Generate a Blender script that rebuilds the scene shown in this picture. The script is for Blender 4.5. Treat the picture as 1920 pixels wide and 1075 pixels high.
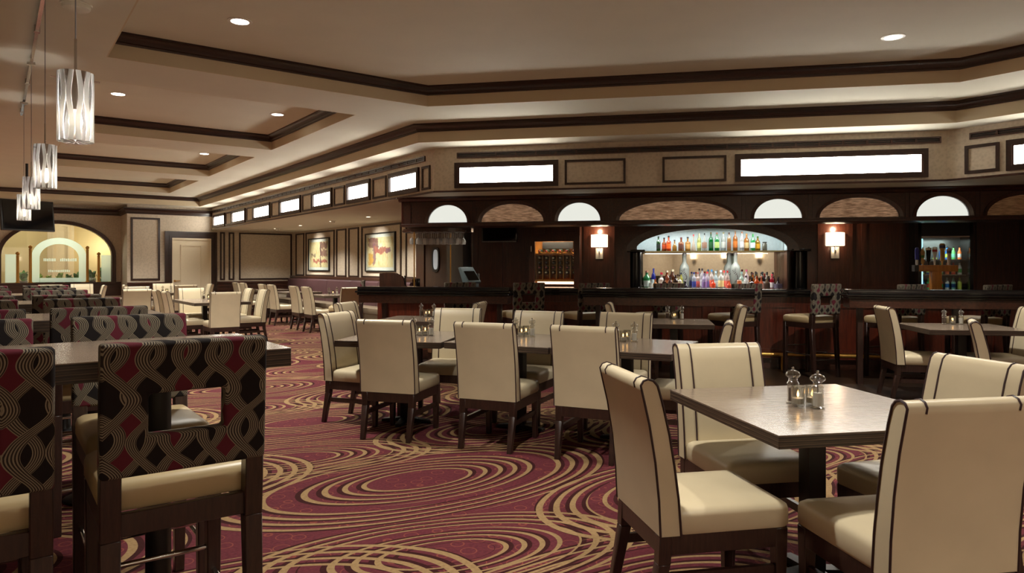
import bpy, bmesh, math, random
from math import sin, cos, pi, radians as R
from mathutils import Vector, Matrix
random.seed(7)
for o in list(bpy.data.objects): bpy.data.objects.remove(o)
scene = bpy.context.scene
COL = scene.collection

# ------------------------------------------------------------------ camera, world, exposure
cam_d = bpy.data.cameras.new('camera'); cam = bpy.data.objects.new('camera', cam_d); COL.objects.link(cam)
cam.location = (0, 0, 1.35); cam.rotation_euler = (pi/2, 0, -R(36.43))
cam_d.sensor_width = 36; cam_d.lens = 24.71; cam_d.shift_y = -0.0190; cam_d.clip_end = 100
scene.camera = cam
w = bpy.data.worlds.new('world'); scene.world = w; w.use_nodes = True
w.node_tree.nodes['Background'].inputs[0].default_value = (1, .86, .7, 1)
w.node_tree.nodes['Background'].inputs[1].default_value = 0.02
vs = scene.view_settings
vs.view_transform = 'Standard'; vs.look = 'None'; vs.gamma = 1; vs.use_curve_mapping = False; vs.exposure = 0.6
scene.cycles.max_bounces = 8; scene.cycles.diffuse_bounces = 4; scene.cycles.glossy_bounces = 4
scene.cycles.transmission_bounces = 6; scene.cycles.transparent_max_bounces = 8
scene.cycles.sample_clamp_indirect = 4; scene.cycles.caustics_reflective = False; scene.cycles.caustics_refractive = False

WARM = (1, .965, .865)
DOWN_W = 330.0       # recessed downlights, watts
def spot(loc, power, angle=120, blend=.6, color=WARM, radius=.06, rot=(0, 0, 0)):
    d = bpy.data.lights.new('spot', 'SPOT'); d.energy = power; d.spot_size = R(angle); d.spot_blend = blend
    d.color = color; d.shadow_soft_size = radius
    o = bpy.data.objects.new('spot', d); o.location = loc; o.rotation_euler = rot; COL.objects.link(o); return o
def point(loc, power, color=WARM, radius=.04):
    d = bpy.data.lights.new('glow', 'POINT'); d.energy = power; d.color = color; d.shadow_soft_size = radius
    o = bpy.data.objects.new('glow', d); o.location = loc; COL.objects.link(o); return o
def area(loc, power, sx, sy, rot, color=WARM):
    d = bpy.data.lights.new('strip', 'AREA'); d.energy = power; d.color = color; d.shape = 'RECTANGLE'; d.size = sx; d.size_y = sy
    o = bpy.data.objects.new('strip', d); o.location = loc; o.rotation_euler = rot; COL.objects.link(o); return o

# ------------------------------------------------------------------ materials
def s2l(c):
    return tuple(((x/255)/12.92 if x/255 <= .04045 else ((x/255+.055)/1.055)**2.4) for x in c)
class NT:
    def __init__(s, name):
        s.m = bpy.data.materials.new(name); s.m.use_nodes = True; s.t = s.m.node_tree
        s.b = s.t.nodes['Principled BSDF']; s.out = s.t.nodes['Material Output']
    def n(s, typ, **kw):
        x = s.t.nodes.new(typ)
        for k, v in kw.items(): setattr(x, k, v)
        return x
    def link(s, a, b): s.t.links.new(a, b)
    def put(s, sock, v):
        if hasattr(v, 'is_output') or isinstance(v, bpy.types.NodeSocket): s.link(v, sock)
        elif v is not None:
            if isinstance(v, (tuple, list)) and len(v) == 3 and sock.type == 'RGBA': v = (*v, 1)
            sock.default_value = v
    def math(s, op, a, b=None, c=None):
        x = s.n('ShaderNodeMath', operation=op); s.put(x.inputs[0], a)
        if b is not None: s.put(x.inputs[1], b)
        if c is not None: s.put(x.inputs[2], c)
        return x.outputs[0]
    def mix(s, f, a, b):
        x = s.n('ShaderNodeMix', data_type='RGBA'); s.put(x.inputs[0], f); s.put(x.inputs[6], a); s.put(x.inputs[7], b); return x.outputs[2]
    def coord(s, scale=(1, 1, 1), rot=(0, 0, 0), loc=(0, 0, 0), kind='Object'):
        tc = s.n('ShaderNodeTexCoord'); mp = s.n('ShaderNodeMapping')
        s.link(tc.outputs[kind], mp.inputs[0]); mp.inputs['Scale'].default_value = scale; mp.inputs['Rotation'].default_value = rot; mp.inputs['Location'].default_value = loc
        return mp.outputs[0]
    def sep(s, v):
        x = s.n('ShaderNodeSeparateXYZ'); s.link(v, x.inputs[0]); return x.outputs
    def noise(s, v, scale, detail=3, rough=.5):
        x = s.n('ShaderNodeTexNoise'); s.link(v, x.inputs['Vector']); x.inputs['Scale'].default_value = scale; x.inputs['Detail'].default_value = detail; x.inputs['Roughness'].default_value = rough; return x.outputs['Fac']
    def ramp(s, f, stops):
        x = s.n('ShaderNodeValToRGB'); s.link(f, x.inputs[0]); e = x.color_ramp.elements
        while len(e) < len(stops): e.new(.5)
        for i, (p, c) in enumerate(stops): e[i].position = p; e[i].color = (*c, 1)
        return x.outputs[0]
    def bump(s, h, strength=.2, dist=.01):
        x = s.n('ShaderNodeBump'); s.link(h, x.inputs['Height']); x.inputs['Strength'].default_value = strength; x.inputs['Distance'].default_value = dist
        s.link(x.outputs[0], s.b.inputs['Normal'])
    def fin(s, color=None, rough=None, metal=None, spec=None, coat=None):
        s.put(s.b.inputs['Base Color'], color)
        if rough is not None: s.put(s.b.inputs['Roughness'], rough)
        if metal is not None: s.b.inputs['Metallic'].default_value = metal
        if spec is not None: s.b.inputs['Specular IOR Level'].default_value = spec
        if coat: s.b.inputs['Coat Weight'].default_value = coat; s.b.inputs['Coat Roughness'].default_value = .15
        return s.m
def plain(name, rgb, rough=.5, metal=0, spec=.5, var=.06, scale=30, bump=0):
    t = NT(name); c = s2l(rgb); v = t.coord(); f = t.noise(v, scale)
    col = t.ramp(f, [(.3, tuple(x*(1-var) for x in c)), (.7, tuple(min(1, x*(1+var)) for x in c))])
    if bump: t.bump(f, bump, .004)
    return t.fin(col, rough, metal, spec)
def emit(name, rgb, strength, base=(200, 200, 200)):
    t = NT(name); t.fin(s2l(base), .4); t.b.inputs['Emission Color'].default_value = (*s2l(rgb), 1); t.b.inputs['Emission Strength'].default_value = strength; return t.m
def woodm(name, a, b, rough=.3, grain=(14, 14, 1.2), coat=.3):
    t = NT(name); v = t.coord(grain); f = t.noise(v, 3, 5, .6); g = t.noise(v, 14, 3)
    f2 = t.math('ADD', t.math('MULTIPLY', f, .75), t.math('MULTIPLY', g, .25))
    t.bump(f2, .06, .002)
    return t.fin(t.ramp(f2, [(.35, s2l(a)), (.65, s2l(b))]), rough, coat=coat)
def glassm(name, rgb, rough=.02, alpha=1, trans=1):     # thin glass: tinted see-through, brighter toward the rim
    t = NT(name); c = s2l(rgb); tr = t.n('ShaderNodeBsdfTransparent'); tr.inputs[0].default_value = (*c, 1)
    gl = t.n('ShaderNodeBsdfGlossy'); gl.inputs['Roughness'].default_value = max(rough, .04); lw = t.n('ShaderNodeLayerWeight'); lw.inputs[0].default_value = .25
    m = t.n('ShaderNodeMixShader'); t.link(t.math('ADD', .10, t.math('MULTIPLY', lw.outputs['Facing'], .75)), m.inputs[0]); t.link(tr.outputs[0], m.inputs[1]); t.link(gl.outputs[0], m.inputs[2]); res = m.outputs[0]
    if trans < 1:
        tl = t.n('ShaderNodeBsdfTranslucent'); tl.inputs[0].default_value = (*c, 1); df = t.n('ShaderNodeBsdfDiffuse'); df.inputs[0].default_value = (*c, 1)
        ad = t.n('ShaderNodeMixShader'); t.link(tl.outputs[0], ad.inputs[1]); t.link(df.outputs[0], ad.inputs[2])
        m2 = t.n('ShaderNodeMixShader'); m2.inputs[0].default_value = 1-trans; t.link(res, m2.inputs[1]); t.link(ad.outputs[0], m2.inputs[2]); res = m2.outputs[0]
    t.link(res, t.out.inputs[0]); return t.m
M = {}
M['ceiling'] = plain('ceiling_paint', (218, 213, 196), .8, var=.02, scale=3)
M['cream_face'] = plain('ceiling_face_paint', (208, 192, 162), .7, var=.02, scale=3)
M['mahogany'] = woodm('dark_mahogany', (44, 22, 15), (76, 40, 27), .28)
M['mahogany_h'] = woodm('dark_mahogany_lengthwise', (44, 23, 16), (76, 41, 28), .3, (1.2, 14, 14))
M['crown'] = woodm('dark_crown_moulding', (32, 16, 11), (54, 28, 19), .35, (1.2, 14, 14))
M['redwood'] = woodm('red_mahogany_panel', (62, 22, 13), (104, 42, 25), .3)
M['espresso'] = woodm('espresso_leg_wood', (34, 20, 17), (58, 36, 29), .35, (30, 30, 3))
M['blackmetal'] = plain('black_metal', (22, 21, 21), .4, spec=.5)
M['chrome'] = plain('chrome', (200, 198, 195), .12, 1)
M['brass'] = plain('brass', (204, 154, 76), .3, .7)
M['granite'] = plain('black_granite', (24, 23, 24), .08, var=.7, scale=220)
M['blackgloss'] = plain('black_gloss', (16, 15, 15), .12)
M['door_cream'] = plain('door_cream_paint', (228, 215, 188), .5, var=.02)
M['leather'] = None
def leather(name, rgb, rough=.36):
    t = NT(name); c = s2l(rgb); v = t.coord(); f = t.noise(v, 5, 3); g = t.noise(v, 260, 2)
    t.bump(g, .05, .001)
    return t.fin(t.ramp(f, [(.3, tuple(x*.93 for x in c)), (.75, tuple(min(1, x*1.05) for x in c))]), rough)
M['leather'] = leather('cream_leather', (200, 185, 155))
M['tan'] = leather('tan_leather', (186, 164, 124), .4)
M['plum'] = leather('plum_banquette_vinyl', (84, 55, 58), .5)
M['taupe'] = leather('taupe_banquette_vinyl', (128, 112, 92), .5)
M['piping'] = plain('dark_piping', (48, 27, 30), .45)
def wallpaper(name, a, b):
    t = NT(name); v = t.coord(); f = t.noise(v, 42, 2, .7); vo = t.n('ShaderNodeTexVoronoi'); t.link(v, vo.inputs['Vector']); vo.inputs['Scale'].default_value = 24
    h = t.math('ADD', t.math('MULTIPLY', f, .6), t.math('MULTIPLY', vo.outputs['Distance'], .6)); t.bump(h, .12, .003)
    return t.fin(t.ramp(h, [(.3, s2l(a)), (.7, s2l(b))]), .55)
M['wallpaper'] = wallpaper('tan_damask_wallpaper', (188, 174, 154), (206, 192, 172))
def table_wood():
    t = NT('grey_brown_table_laminate'); v = t.coord((1.4, 95, 2)); f = t.noise(v, 2.0, 5, .6); g = t.noise(v, 7, 2)
    h = t.math('ADD', t.math('MULTIPLY', f, .7), t.math('MULTIPLY', g, .3)); return t.fin(t.ramp(h, [(.3, s2l((88, 74, 64))), (.5, s2l((128, 112, 98))), (.7, s2l((152, 136, 120)))]), .22, spec=.7)
M['tabletop'] = table_wood()
def layered():
    t = NT('layered_ply_edge'); z = t.sep(t.coord())[2]; n = t.noise(t.coord((3, 3, 60)), 3, 3)
    f = t.math('FRACT', t.math('ADD', t.math('MULTIPLY', z, 62), t.math('MULTIPLY', n, .5)))
    return t.fin(t.ramp(f, [(.3, s2l((40, 30, 25))), (.42, s2l((112, 92, 74))), (.55, s2l((46, 34, 28))), (.8, s2l((66, 52, 42)))]), .4)
M['edge'] = layered()

def carpet():
    t = NT('ellipse_carpet'); v = t.coord(); x, y, _ = t.sep(v)
    nz = t.noise(v, 55, 2); wob = t.math('MULTIPLY', t.math('SUBTRACT', t.noise(v, 2.5, 2), .5), .02)
    gold = dark = None
    for (cx, cy, px, py, ang, hx, hy, n) in ((2.2, 3.95, 2.75, 2.05, -6, 1.36, .70, 12), (3.42, 2.75, 2.75, 2.05, -4, 1.10, .66, 11), (1.72, 2.85, 2.75, 2.05, -16, .98, .48, 10)):
        c, s = cos(R(ang)), sin(R(ang))
        dx = t.math('SUBTRACT', x, cx - px/2); dy = t.math('SUBTRACT', y, cy - py/2)
        # cell coordinates
        fx = t.math('MULTIPLY', t.math('SUBTRACT', t.math('FRACT', t.math('DIVIDE', dx, px)), .5), px)
        fy = t.math('MULTIPLY', t.math('SUBTRACT', t.math('FRACT', t.math('DIVIDE', dy, py)), .5), py)
        ex = t.math('DIVIDE', t.math('ADD', t.math('MULTIPLY', fx, c), t.math('MULTIPLY', fy, s)), hx)
        ey = t.math('DIVIDE', t.math('SUBTRACT', t.math('MULTIPLY', fy, c), t.math('MULTIPLY', fx, s)), hy)
        d = t.math('ADD', t.math('SQRT', t.math('ADD', t.math('MULTIPLY', ex, ex), t.math('MULTIPLY', ey, ey))), wob)
        d2 = t.math('ADD', d, t.math('MULTIPLY', ex, .05))
        f = t.math('FRACT', t.math('MULTIPLY', d2, n))
        wid = t.math('ADD', .24, t.math('MULTIPLY', t.math('ABSOLUTE', ex), .18))
        g = t.math('LESS_THAN', f, wid)
        dk = t.math('MULTIPLY', t.math('GREATER_THAN', f, wid), t.math('LESS_THAN', f, t.math('ADD', wid, .27)))
        m = t.math('MULTIPLY', t.math('GREATER_THAN', d, .24), t.math('LESS_THAN', d, 1.0))
        gap = t.math('MULTIPLY', t.math('GREATER_THAN', d, .60), t.math('LESS_THAN', d, .69))
        m = t.math('MULTIPLY', m, t.math('SUBTRACT', 1, gap))
        g = t.math('MULTIPLY', g, m); dk = t.math('MULTIPLY', dk, m)
        gold = g if gold is None else t.math('MAXIMUM', gold, g); dark = dk if dark is None else t.math('MAXIMUM', dark, dk)
    vo = t.n('ShaderNodeTexVoronoi'); t.link(v, vo.inputs['Vector']); vo.inputs['Scale'].default_value = 9; vo.inputs['Randomness'].default_value = .55
    ring = t.math('LESS_THAN', t.math('ABSOLUTE', t.math('SUBTRACT', vo.outputs['Distance'], .36)), .026)
    base = t.mix(nz, s2l((70, 30, 37)), s2l((104, 48, 54)))
    base = t.mix(t.math('MULTIPLY', ring, .42), base, s2l((146, 80, 62)))
    base = t.mix(dark, base, s2l((52, 22, 22)))
    gcol = t.mix(nz, s2l((118, 92, 64)), s2l((158, 130, 92)))
    col = t.mix(gold, base, gcol)
    t.bump(nz, .5, .006)
    return t.fin(col, .95, spec=.1)
M['carpet'] = carpet()
M['darkfloor'] = woodm('dark_plank_floor', (36, 26, 20), (56, 42, 32), .3, (1, 9, 1))
def ribbon():
    t = NT('ribbon_weave_fabric'); v = t.coord(); x, y, z = t.sep(v)
    nz = t.noise(v, 300, 2); u = t.math('ADD', t.math('ADD', x, t.math('MULTIPLY', y, 1.0)), t.math('MULTIPLY', t.noise(v, 7, 1), .05))
    P, Q = .090, .235; black = None; cover = line = edge = None
    tot = None
    for sgn, off, ph, amp in ((1, .0, .0, .40), (-1, .42, .25, .44)):
        sw = t.math('SINE', t.math('ADD', t.math('MULTIPLY', z, 2*pi/Q), ph))
        q = t.math('ADD', t.math('DIVIDE', u, P), t.math('ADD', t.math('MULTIPLY', sw, sgn*amp), off + 50))
        q = t.math('ADD', q, t.math('MULTIPLY', z, sgn*.35))
        f = t.math('FRACT', q); fl = t.math('FLOOR', q)
        cm = t.math('LESS_THAN', f, .37)
        ln = t.math('MULTIPLY', cm, t.math('GREATER_THAN', t.math('SINE', t.math('MULTIPLY', f, 2*pi*14)), .1))
        cover = cm if cover is None else t.math('MAXIMUM', cover, cm)
        line = ln if line is None else t.math('ADD', t.math('MULTIPLY', line, t.math('SUBTRACT', 1, cm)), ln)
        tot = fl if tot is None else t.math('ADD', tot, fl)
    ck = t.math('LESS_THAN', t.math('MODULO', t.math('ADD', tot, 3000), 3), .5)
    base = t.mix(ck, s2l((30, 25, 25)), s2l((92, 34, 46)))
    rib = t.mix(line, s2l((50, 43, 41)), s2l((136, 126, 108)))
    col = t.mix(cover, base, rib)
    t.bump(nz, .15, .001)
    return t.fin(col, .85, spec=.2)
M['ribbon'] = ribbon()
def shade_pattern():
    t = NT('pendant_glass_pattern'); v = t.coord(); x, y, z = t.sep(v)
    a = t.math('DIVIDE', t.math('ARCTAN2', y, x), 2*pi)
    sw = t.math('SINE', t.math('MULTIPLY', z, 2*pi/.25))
    q = t.math('MULTIPLY', a, 13)
    tri = t.math('ABSOLUTE', t.math('SUBTRACT', t.math('FRACT', t.math('ADD', q, 20)), .5))
    alt = t.math('SUBTRACT', t.math('MULTIPLY', t.math('MODULO', t.math('FLOOR', t.math('ADD', q, 20)), 2), 2), 1)
    th = t.math('ADD', .20, t.math('MULTIPLY', t.math('MULTIPLY', sw, alt), .19))
    mask = t.math('GREATER_THAN', tri, th)
    white = t.n('ShaderNodeBsdfTranslucent'); white.inputs[0].default_value = (.92, .92, .92, 1)
    df = t.n('ShaderNodeBsdfDiffuse'); df.inputs[0].default_value = (.8, .8, .78, 1)
    mw = t.n('ShaderNodeMixShader'); mw.inputs[0].default_value = .4; t.link(white.outputs[0], mw.inputs[1]); t.link(df.outputs[0], mw.inputs[2])
    gl = t.n('ShaderNodeBsdfGlossy'); gl.inputs[0].default_value = (.45, .43, .42, 1); gl.inputs['Roughness'].default_value = .12
    tr = t.n('ShaderNodeBsdfTransparent'); mg = t.n('ShaderNodeMixShader'); mg.inputs[0].default_value = .35; t.link(gl.outputs[0], mg.inputs[1]); t.link(tr.outputs[0], mg.inputs[2])
    mx = t.n('ShaderNodeMixShader'); t.link(mask, mx.inputs[0]); t.link(mg.outputs[0], mx.inputs[1]); t.link(mw.outputs[0], mx.inputs[2])
    t.link(mx.outputs[0], t.out.inputs[0]); return t.m
M['pendant_shade'] = shade_pattern()
def diffuser():
    t = NT('lit_diffuser'); v = t.coord(kind='Object'); x, y, z = t.sep(v)
    u = t.math('SUBTRACT', t.math('MULTIPLY', x, .669), t.math('MULTIPLY', y, .743))
    f = t.math('ADD', t.math('MULTIPLY', t.math('SINE', t.math('MULTIPLY', u, 2*pi/.30)), .5), .5)
    t.fin((.8, .78, .72), .4); t.link(t.mix(f, s2l((255, 244, 224)), s2l((255, 252, 244))), t.b.inputs['Emission Color'])
    t.link(t.math('ADD', 11, t.math('MULTIPLY', f, 5)), t.b.inputs['Emission Strength']); return t.m
M['diffuser'] = diffuser()
M['moon'] = emit('backlit_frosted_glass', (236, 238, 228), .62, (120, 120, 115))
M['lens'] = emit('downlight_lens', (255, 244, 225), 14)
M['lens_small'] = emit('alcove_downlight_lens', (255, 236, 205), 8)
M['sconce_shade'] = emit('lit_sconce_shade', (255, 232, 196), 3.2, (230, 220, 200))
M['bulb'] = emit('bulb_glow', (255, 240, 215), 22)
M['flame'] = emit('candle_flame', (255, 190, 110), 9)
M['striplight'] = emit('cabinet_strip_light', (255, 206, 170), 2.2)
M['tvscreen'] = plain('tv_screen', (10, 11, 13), .08)
M['white'] = plain('white_ceramic', (225, 222, 214), .3)
M['whitemat'] = plain('picture_mat_white', (232, 228, 222), .7)
M['darksteel'] = plain('dark_steel', (84, 84, 88), .4, .6)
M['stemglass'] = None
M['steel'] = plain('brushed_steel', (120, 118, 118), .35, .8)
M['clear'] = glassm('clear_glass', (240, 240, 236))
M['stemglass'] = glassm('stemware_glass', (252, 252, 250), .03, trans=.62)
M['pane'] = None
def pane(name, tint=(.93, .96, .95), refl=.08):
    t = NT(name); tr = t.n('ShaderNodeBsdfTransparent'); tr.inputs[0].default_value = (*tint, 1); gl = t.n('ShaderNodeBsdfGlossy'); gl.inputs['Roughness'].default_value = .03
    m = t.n('ShaderNodeMixShader'); m.inputs[0].default_value = refl; t.link(tr.outputs[0], m.inputs[1]); t.link(gl.outputs[0], m.inputs[2]); t.link(m.outputs[0], t.out.inputs[0]); return t.m
M['pane'] = pane('window_glass')
def frosted():
    t = NT('etched_glass'); tr = t.n('ShaderNodeBsdfTransparent'); tr.inputs[0].default_value = (.95, .98, .98, 1); d = t.n('ShaderNodeBsdfTranslucent'); d.inputs[0].default_value = (.75, .86, .86, 1)
    d2 = t.n('ShaderNodeBsdfDiffuse'); d2.inputs[0].default_value = (.72, .84, .84, 1); a = t.n('ShaderNodeAddShader'); t.link(d.outputs[0], a.inputs[0]); t.link(d2.outputs[0], a.inputs[1])
    m = t.n('ShaderNodeMixShader'); m.inputs[0].default_value = .62; t.link(tr.outputs[0], m.inputs[1]); t.link(a.outputs[0], m.inputs[2]); t.link(m.outputs[0], t.out.inputs[0]); return t.m
M['frosted'] = frosted()
M['mirror'] = plain('bar_mirror', (205, 198, 185), .03, 1)
M['nichewall'] = plain('niche_pale_paint', (214, 226, 226), .6)
M['yellow'] = plain('corridor_yellow_paint', (214, 192, 142), .7, var=.02)
M['cream_trim'] = plain('corridor_cream_trim', (236, 216, 180), .6)
M['leaf'] = plain('plant_leaf', (78, 140, 52), .5, var=.5, scale=14)
M['leaf2'] = plain('plant_leaf_light', (160, 194, 78), .5, var=.4, scale=14)
M['orangewood'] = woodm('honey_oak', (176, 108, 40), (212, 142, 60), .35)
M['brownwood'] = woodm('brown_kitchen_door', (58, 36, 20), (78, 52, 30), .6, coat=0)
def wavy():
    t = NT('woven_bronze_panel'); v = t.coord((4, 4, 34)); f = t.noise(v, 2.2, 4, .6); t.bump(f, .7, .02)
    return t.fin(t.ramp(f, [(.36, s2l((196, 160, 126))), (.5, s2l((232, 198, 160))), (.66, s2l((255, 230, 194)))]), .45, 0)
M['wavy'] = wavy()
def wavy_added_glow():
    t = NT('woven_panel_added_glow'); v = t.coord((4, 4, 34)); f = t.noise(v, 2.2, 4, .6); t.bump(f, .7, .02)
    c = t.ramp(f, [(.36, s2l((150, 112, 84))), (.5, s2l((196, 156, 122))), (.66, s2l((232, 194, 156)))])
    t.fin(c, .45); t.link(c, t.b.inputs['Emission Color']); t.b.inputs['Emission Strength'].default_value = .16; return t.m  # faint emission added to the weave colour so these panels look brighter
M['wavy_added_glow'] = wavy_added_glow()

# ------------------------------------------------------------------ mesh building
class MB:
    def __init__(s): s.v = []; s.f = []
    def add(s, vs, fs):
        k = len(s.v); s.v += [tuple(p) for p in vs]; s.f += [tuple(i+k for i in f) for f in fs]; return s
    def box(s, x0, x1, y0, y1, z0, z1, fn=None):
        ps = [(x, y, z) for z in (z0, z1) for y in (y0, y1) for x in (x0, x1)]
        if fn: ps = [fn(*p) for p in ps]
        return s.add(ps, [(0, 2, 3, 1), (4, 5, 7, 6), (0, 1, 5, 4), (2, 6, 7, 3), (0, 4, 6, 2), (1, 3, 7, 5)])
    def taper(s, a, b, wa, wb, da=None, db=None):   # square bar from a to b (mostly vertical)
        da = da or wa; db = db or wb; vs = []
        for p, w_, d_ in ((a, wa, da), (b, wb, db)):
            for sx, sy in ((-1, -1), (1, -1), (1, 1), (-1, 1)): vs.append((p[0]+sx*w_/2, p[1]+sy*d_/2, p[2]))
        return s.add(vs, [(3, 2, 1, 0), (4, 5, 6, 7), (0, 1, 5, 4), (1, 2, 6, 5), (2, 3, 7, 6), (3, 0, 4, 7)])
    def prism(s, poly, z0, z1, fn=None):
        n = len(poly); ps = [(p[0], p[1], z) for z in (z0, z1) for p in poly]
        if fn: ps = [fn(*p) for p in ps]
        return s.add(ps, [tuple(range(n-1, -1, -1)), tuple(range(n, 2*n))] + [(i, (i+1) % n, n+(i+1) % n, n+i) for i in range(n)])
    def extrude_x(s, prof, x0, x1):          # prof (y, z)
        n = len(prof); ps = [(x, p[0], p[1]) for x in (x0, x1) for p in prof]
        return s.add(ps, [tuple(range(n)), tuple(range(2*n-1, n-1, -1))] + [(i, n+i, n+(i+1) % n, (i+1) % n) for i in range(n)])
    def loft(s, rings, cap=True, close=True):
        n = len(rings[0]); vs = [p for r in rings for p in r]; fs = []
        for k in range(len(rings)-1):
            for i in range(n if close else n-1):
                j = (i+1) % n; fs.append((k*n+i, k*n+j, (k+1)*n+j, (k+1)*n+i))
        if cap: fs += [tuple(range(n-1, -1, -1)), tuple(range((len(rings)-1)*n, len(rings)*n))]
        return s.add(vs, fs)
    def lathe(s, prof, n=16, c=(0, 0, 0), fn=None, cap=True):
        rings = [[(c[0]+r*cos(2*pi*i/n), c[1]+r*sin(2*pi*i/n), c[2]+z) for i in range(n)] for r, z in prof]
        if fn: rings = [[fn(*p) for p in r] for r in rings]
        return s.loft(rings, cap)
    def tube(s, pts, r, n=6, cap=True):
        pts = [Vector(p) for p in pts]; rings = []; up = Vector((0, 0, 1)); prev = None
        for i, p in enumerate(pts):
            t = (pts[min(i+1, len(pts)-1)] - pts[max(i-1, 0)]).normalized()
            if prev is None:
                a = t.orthogonal().normalized()
            else:
                a = (prev - t*prev.dot(t)).normalized()
            prev = a; b = t.cross(a)
            rings.append([p + a*(r*cos(2*pi*k/n)) + b*(r*sin(2*pi*k/n)) for k in range(n)])
        return s.loft(rings, cap)
    def sweep(s, prof, path, closed=False):
        # prof: (out, z) ; out along the left normal of the path; mitred corners
        pts = [Vector((p[0], p[1])) for p in path]; n = len(pts); rings = []
        for i in range(n):
            d1 = (pts[i]-pts[i-1]).normalized() if (i > 0 or closed) else None
            d2 = (pts[(i+1) % n]-pts[i]).normalized() if (i < n-1 or closed) else None
            d1 = d1 or d2; d2 = d2 or d1
            n1 = Vector((-d1.y, d1.x)); n2 = Vector((-d2.y, d2.x)); m = (n1+n2); m = m/(m.dot(n1))
            rings.append([(pts[i].x+m.x*o, pts[i].y+m.y*o, z) for o, z in prof])
        if closed: rings.append(rings[0])
        return s.loft(rings, cap=not closed)
    def mesh(s, name, mat, bevel=0, seg=2, smooth=None, off=None):
        me = bpy.data.meshes.new(name)
        vs = s.v if off is None else [(p[0]-off[0], p[1]-off[1], p[2]-off[2]) for p in s.v]
        me.from_pydata(vs, [], s.f)
        bm = bmesh.new(); bm.from_mesh(me)
        bmesh.ops.recalc_face_normals(bm, faces=bm.faces)
        if bevel:
            es = [e for e in bm.edges if len(e.link_faces) == 2 and e.calc_face_angle(0) > .5]
            bmesh.ops.bevel(bm, geom=es, offset=bevel, segments=seg, affect='EDGES', profile=.6)
        bm.to_mesh(me); bm.free()
        me.materials.append(M[mat] if isinstance(mat, str) else mat)
        if smooth or bevel:
            me.shade_smooth(); me.set_sharp_from_angle(angle=R(smooth or 40))
        return me
def empty(name, label=None, cat=None, loc=(0, 0, 0), rz=0, group=None):
    o = bpy.data.objects.new(name, None); o.location = loc; o.rotation_euler = (0, 0, rz); o.empty_display_size = .1; COL.objects.link(o)
    return tag(o, label, cat, group)
def tag(o, label=None, cat=None, group=None, kind=None):
    if label: o['label'] = label
    if cat: o['category'] = cat
    if group: o['group'] = group
    if kind: o['kind'] = kind
    return o
def obj(name, me, parent=None, loc=(0, 0, 0), rz=0):
    o = bpy.data.objects.new(name, me); o.location = loc; o.rotation_euler = (0, 0, rz); COL.objects.link(o)
    if parent is not None: o.parent = parent
    return o
def part(name, mb, mat, parent, world=False, **kw):     # world: vertices given in world axes, parent only translated
    off = None
    if world:
        q = parent; off = Vector((0, 0, 0))
        while q is not None: off = off + q.location; q = q.parent
    return obj(name, mb.mesh(name, mat, off=off, **kw), parent)
def struct(name, mb, mat, **kw):
    o = obj(name, mb.mesh(name, mat, **kw)); o['kind'] = 'structure'; return o
def kids(o): return [c for c in o.children]
def dup(root, loc, rz, label, group=None):
    r = root.copy(); COL.objects.link(r); r.location = loc; r.rotation_euler = (0, 0, rz); r['label'] = label
    if group: r['group'] = group
    def rec(a, b):
        for ch in KIDS[a.name] if a.name in KIDS else []:
            c = ch.copy(); COL.objects.link(c); c.parent = b; c.matrix_parent_inverse = ch.matrix_parent_inverse; rec(ch, c)
    rec(root, r); return r
KIDS = {}
def remember(root):
    KIDS[root.name] = list(root.children)
    for c in root.children: remember(c)
def rrect(x0, x1, y0, y1, r, z, n=4):
    pts = []
    for cx, cy, a0 in ((x1-r, y1-r, 0), (x0+r, y1-r, 90), (x0+r, y0+r, 180), (x1-r, y0+r, 270)):
        for k in range(n+1):
            a = R(a0+90*k/n); pts.append((cx+r*cos(a), cy+r*sin(a), z))
    return pts
def cushion(x0, x1, y0, y1, z0, z1, r=.03, crown=.012):
    m = MB(); g = [(0, z0, .006), (0, z0+.012, 0), (0, z1-.028, 0), (0, z1-.012, .005), (0, z1, .022), (0, z1+crown*.6, .07), (0, z1+crown, .14)]
    return m.loft([rrect(x0+i, x1-i, y0+i, y1-i, max(r-i*.3, .006), z) for _, z, i in g])
ORD = ['first', 'second', 'third', 'fourth', 'fifth', 'sixth', 'seventh', 'eighth', 'ninth', 'tenth', 'eleventh', 'twelfth', 'thirteenth', 'fourteenth']
# plane mappings: (along, outward, up) -> world
BA = R(48); T = (cos(BA), -sin(BA)); N = (sin(BA), cos(BA))
def bar(n0):  return lambda u, d, z: (u*T[0]+(n0-d)*N[0], u*T[1]+(n0-d)*N[1], z)
def onc(c0):  return lambda a, d, z: (c0-d, a, z)
def onl(l0):  return lambda a, d, z: (a, l0-d, z)
def BP(u, n, z=0): return Vector((u*T[0]+n*N[0], u*T[1]+n*N[1], z))
def frame_mb(fn, a0, a1, z0, z1, w_, d0, d1, mb=None):
    m = mb or MB()
    m.box(a0, a1, d0, d1, z0, z0+w_, fn); m.box(a0, a1, d0, d1, z1-w_, z1, fn); m.box(a0, a0+w_, d0, d1, z0+w_, z1-w_, fn); m.box(a1-w_, a1, d0, d1, z0+w_, z1-w_, fn)
    return m

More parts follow.
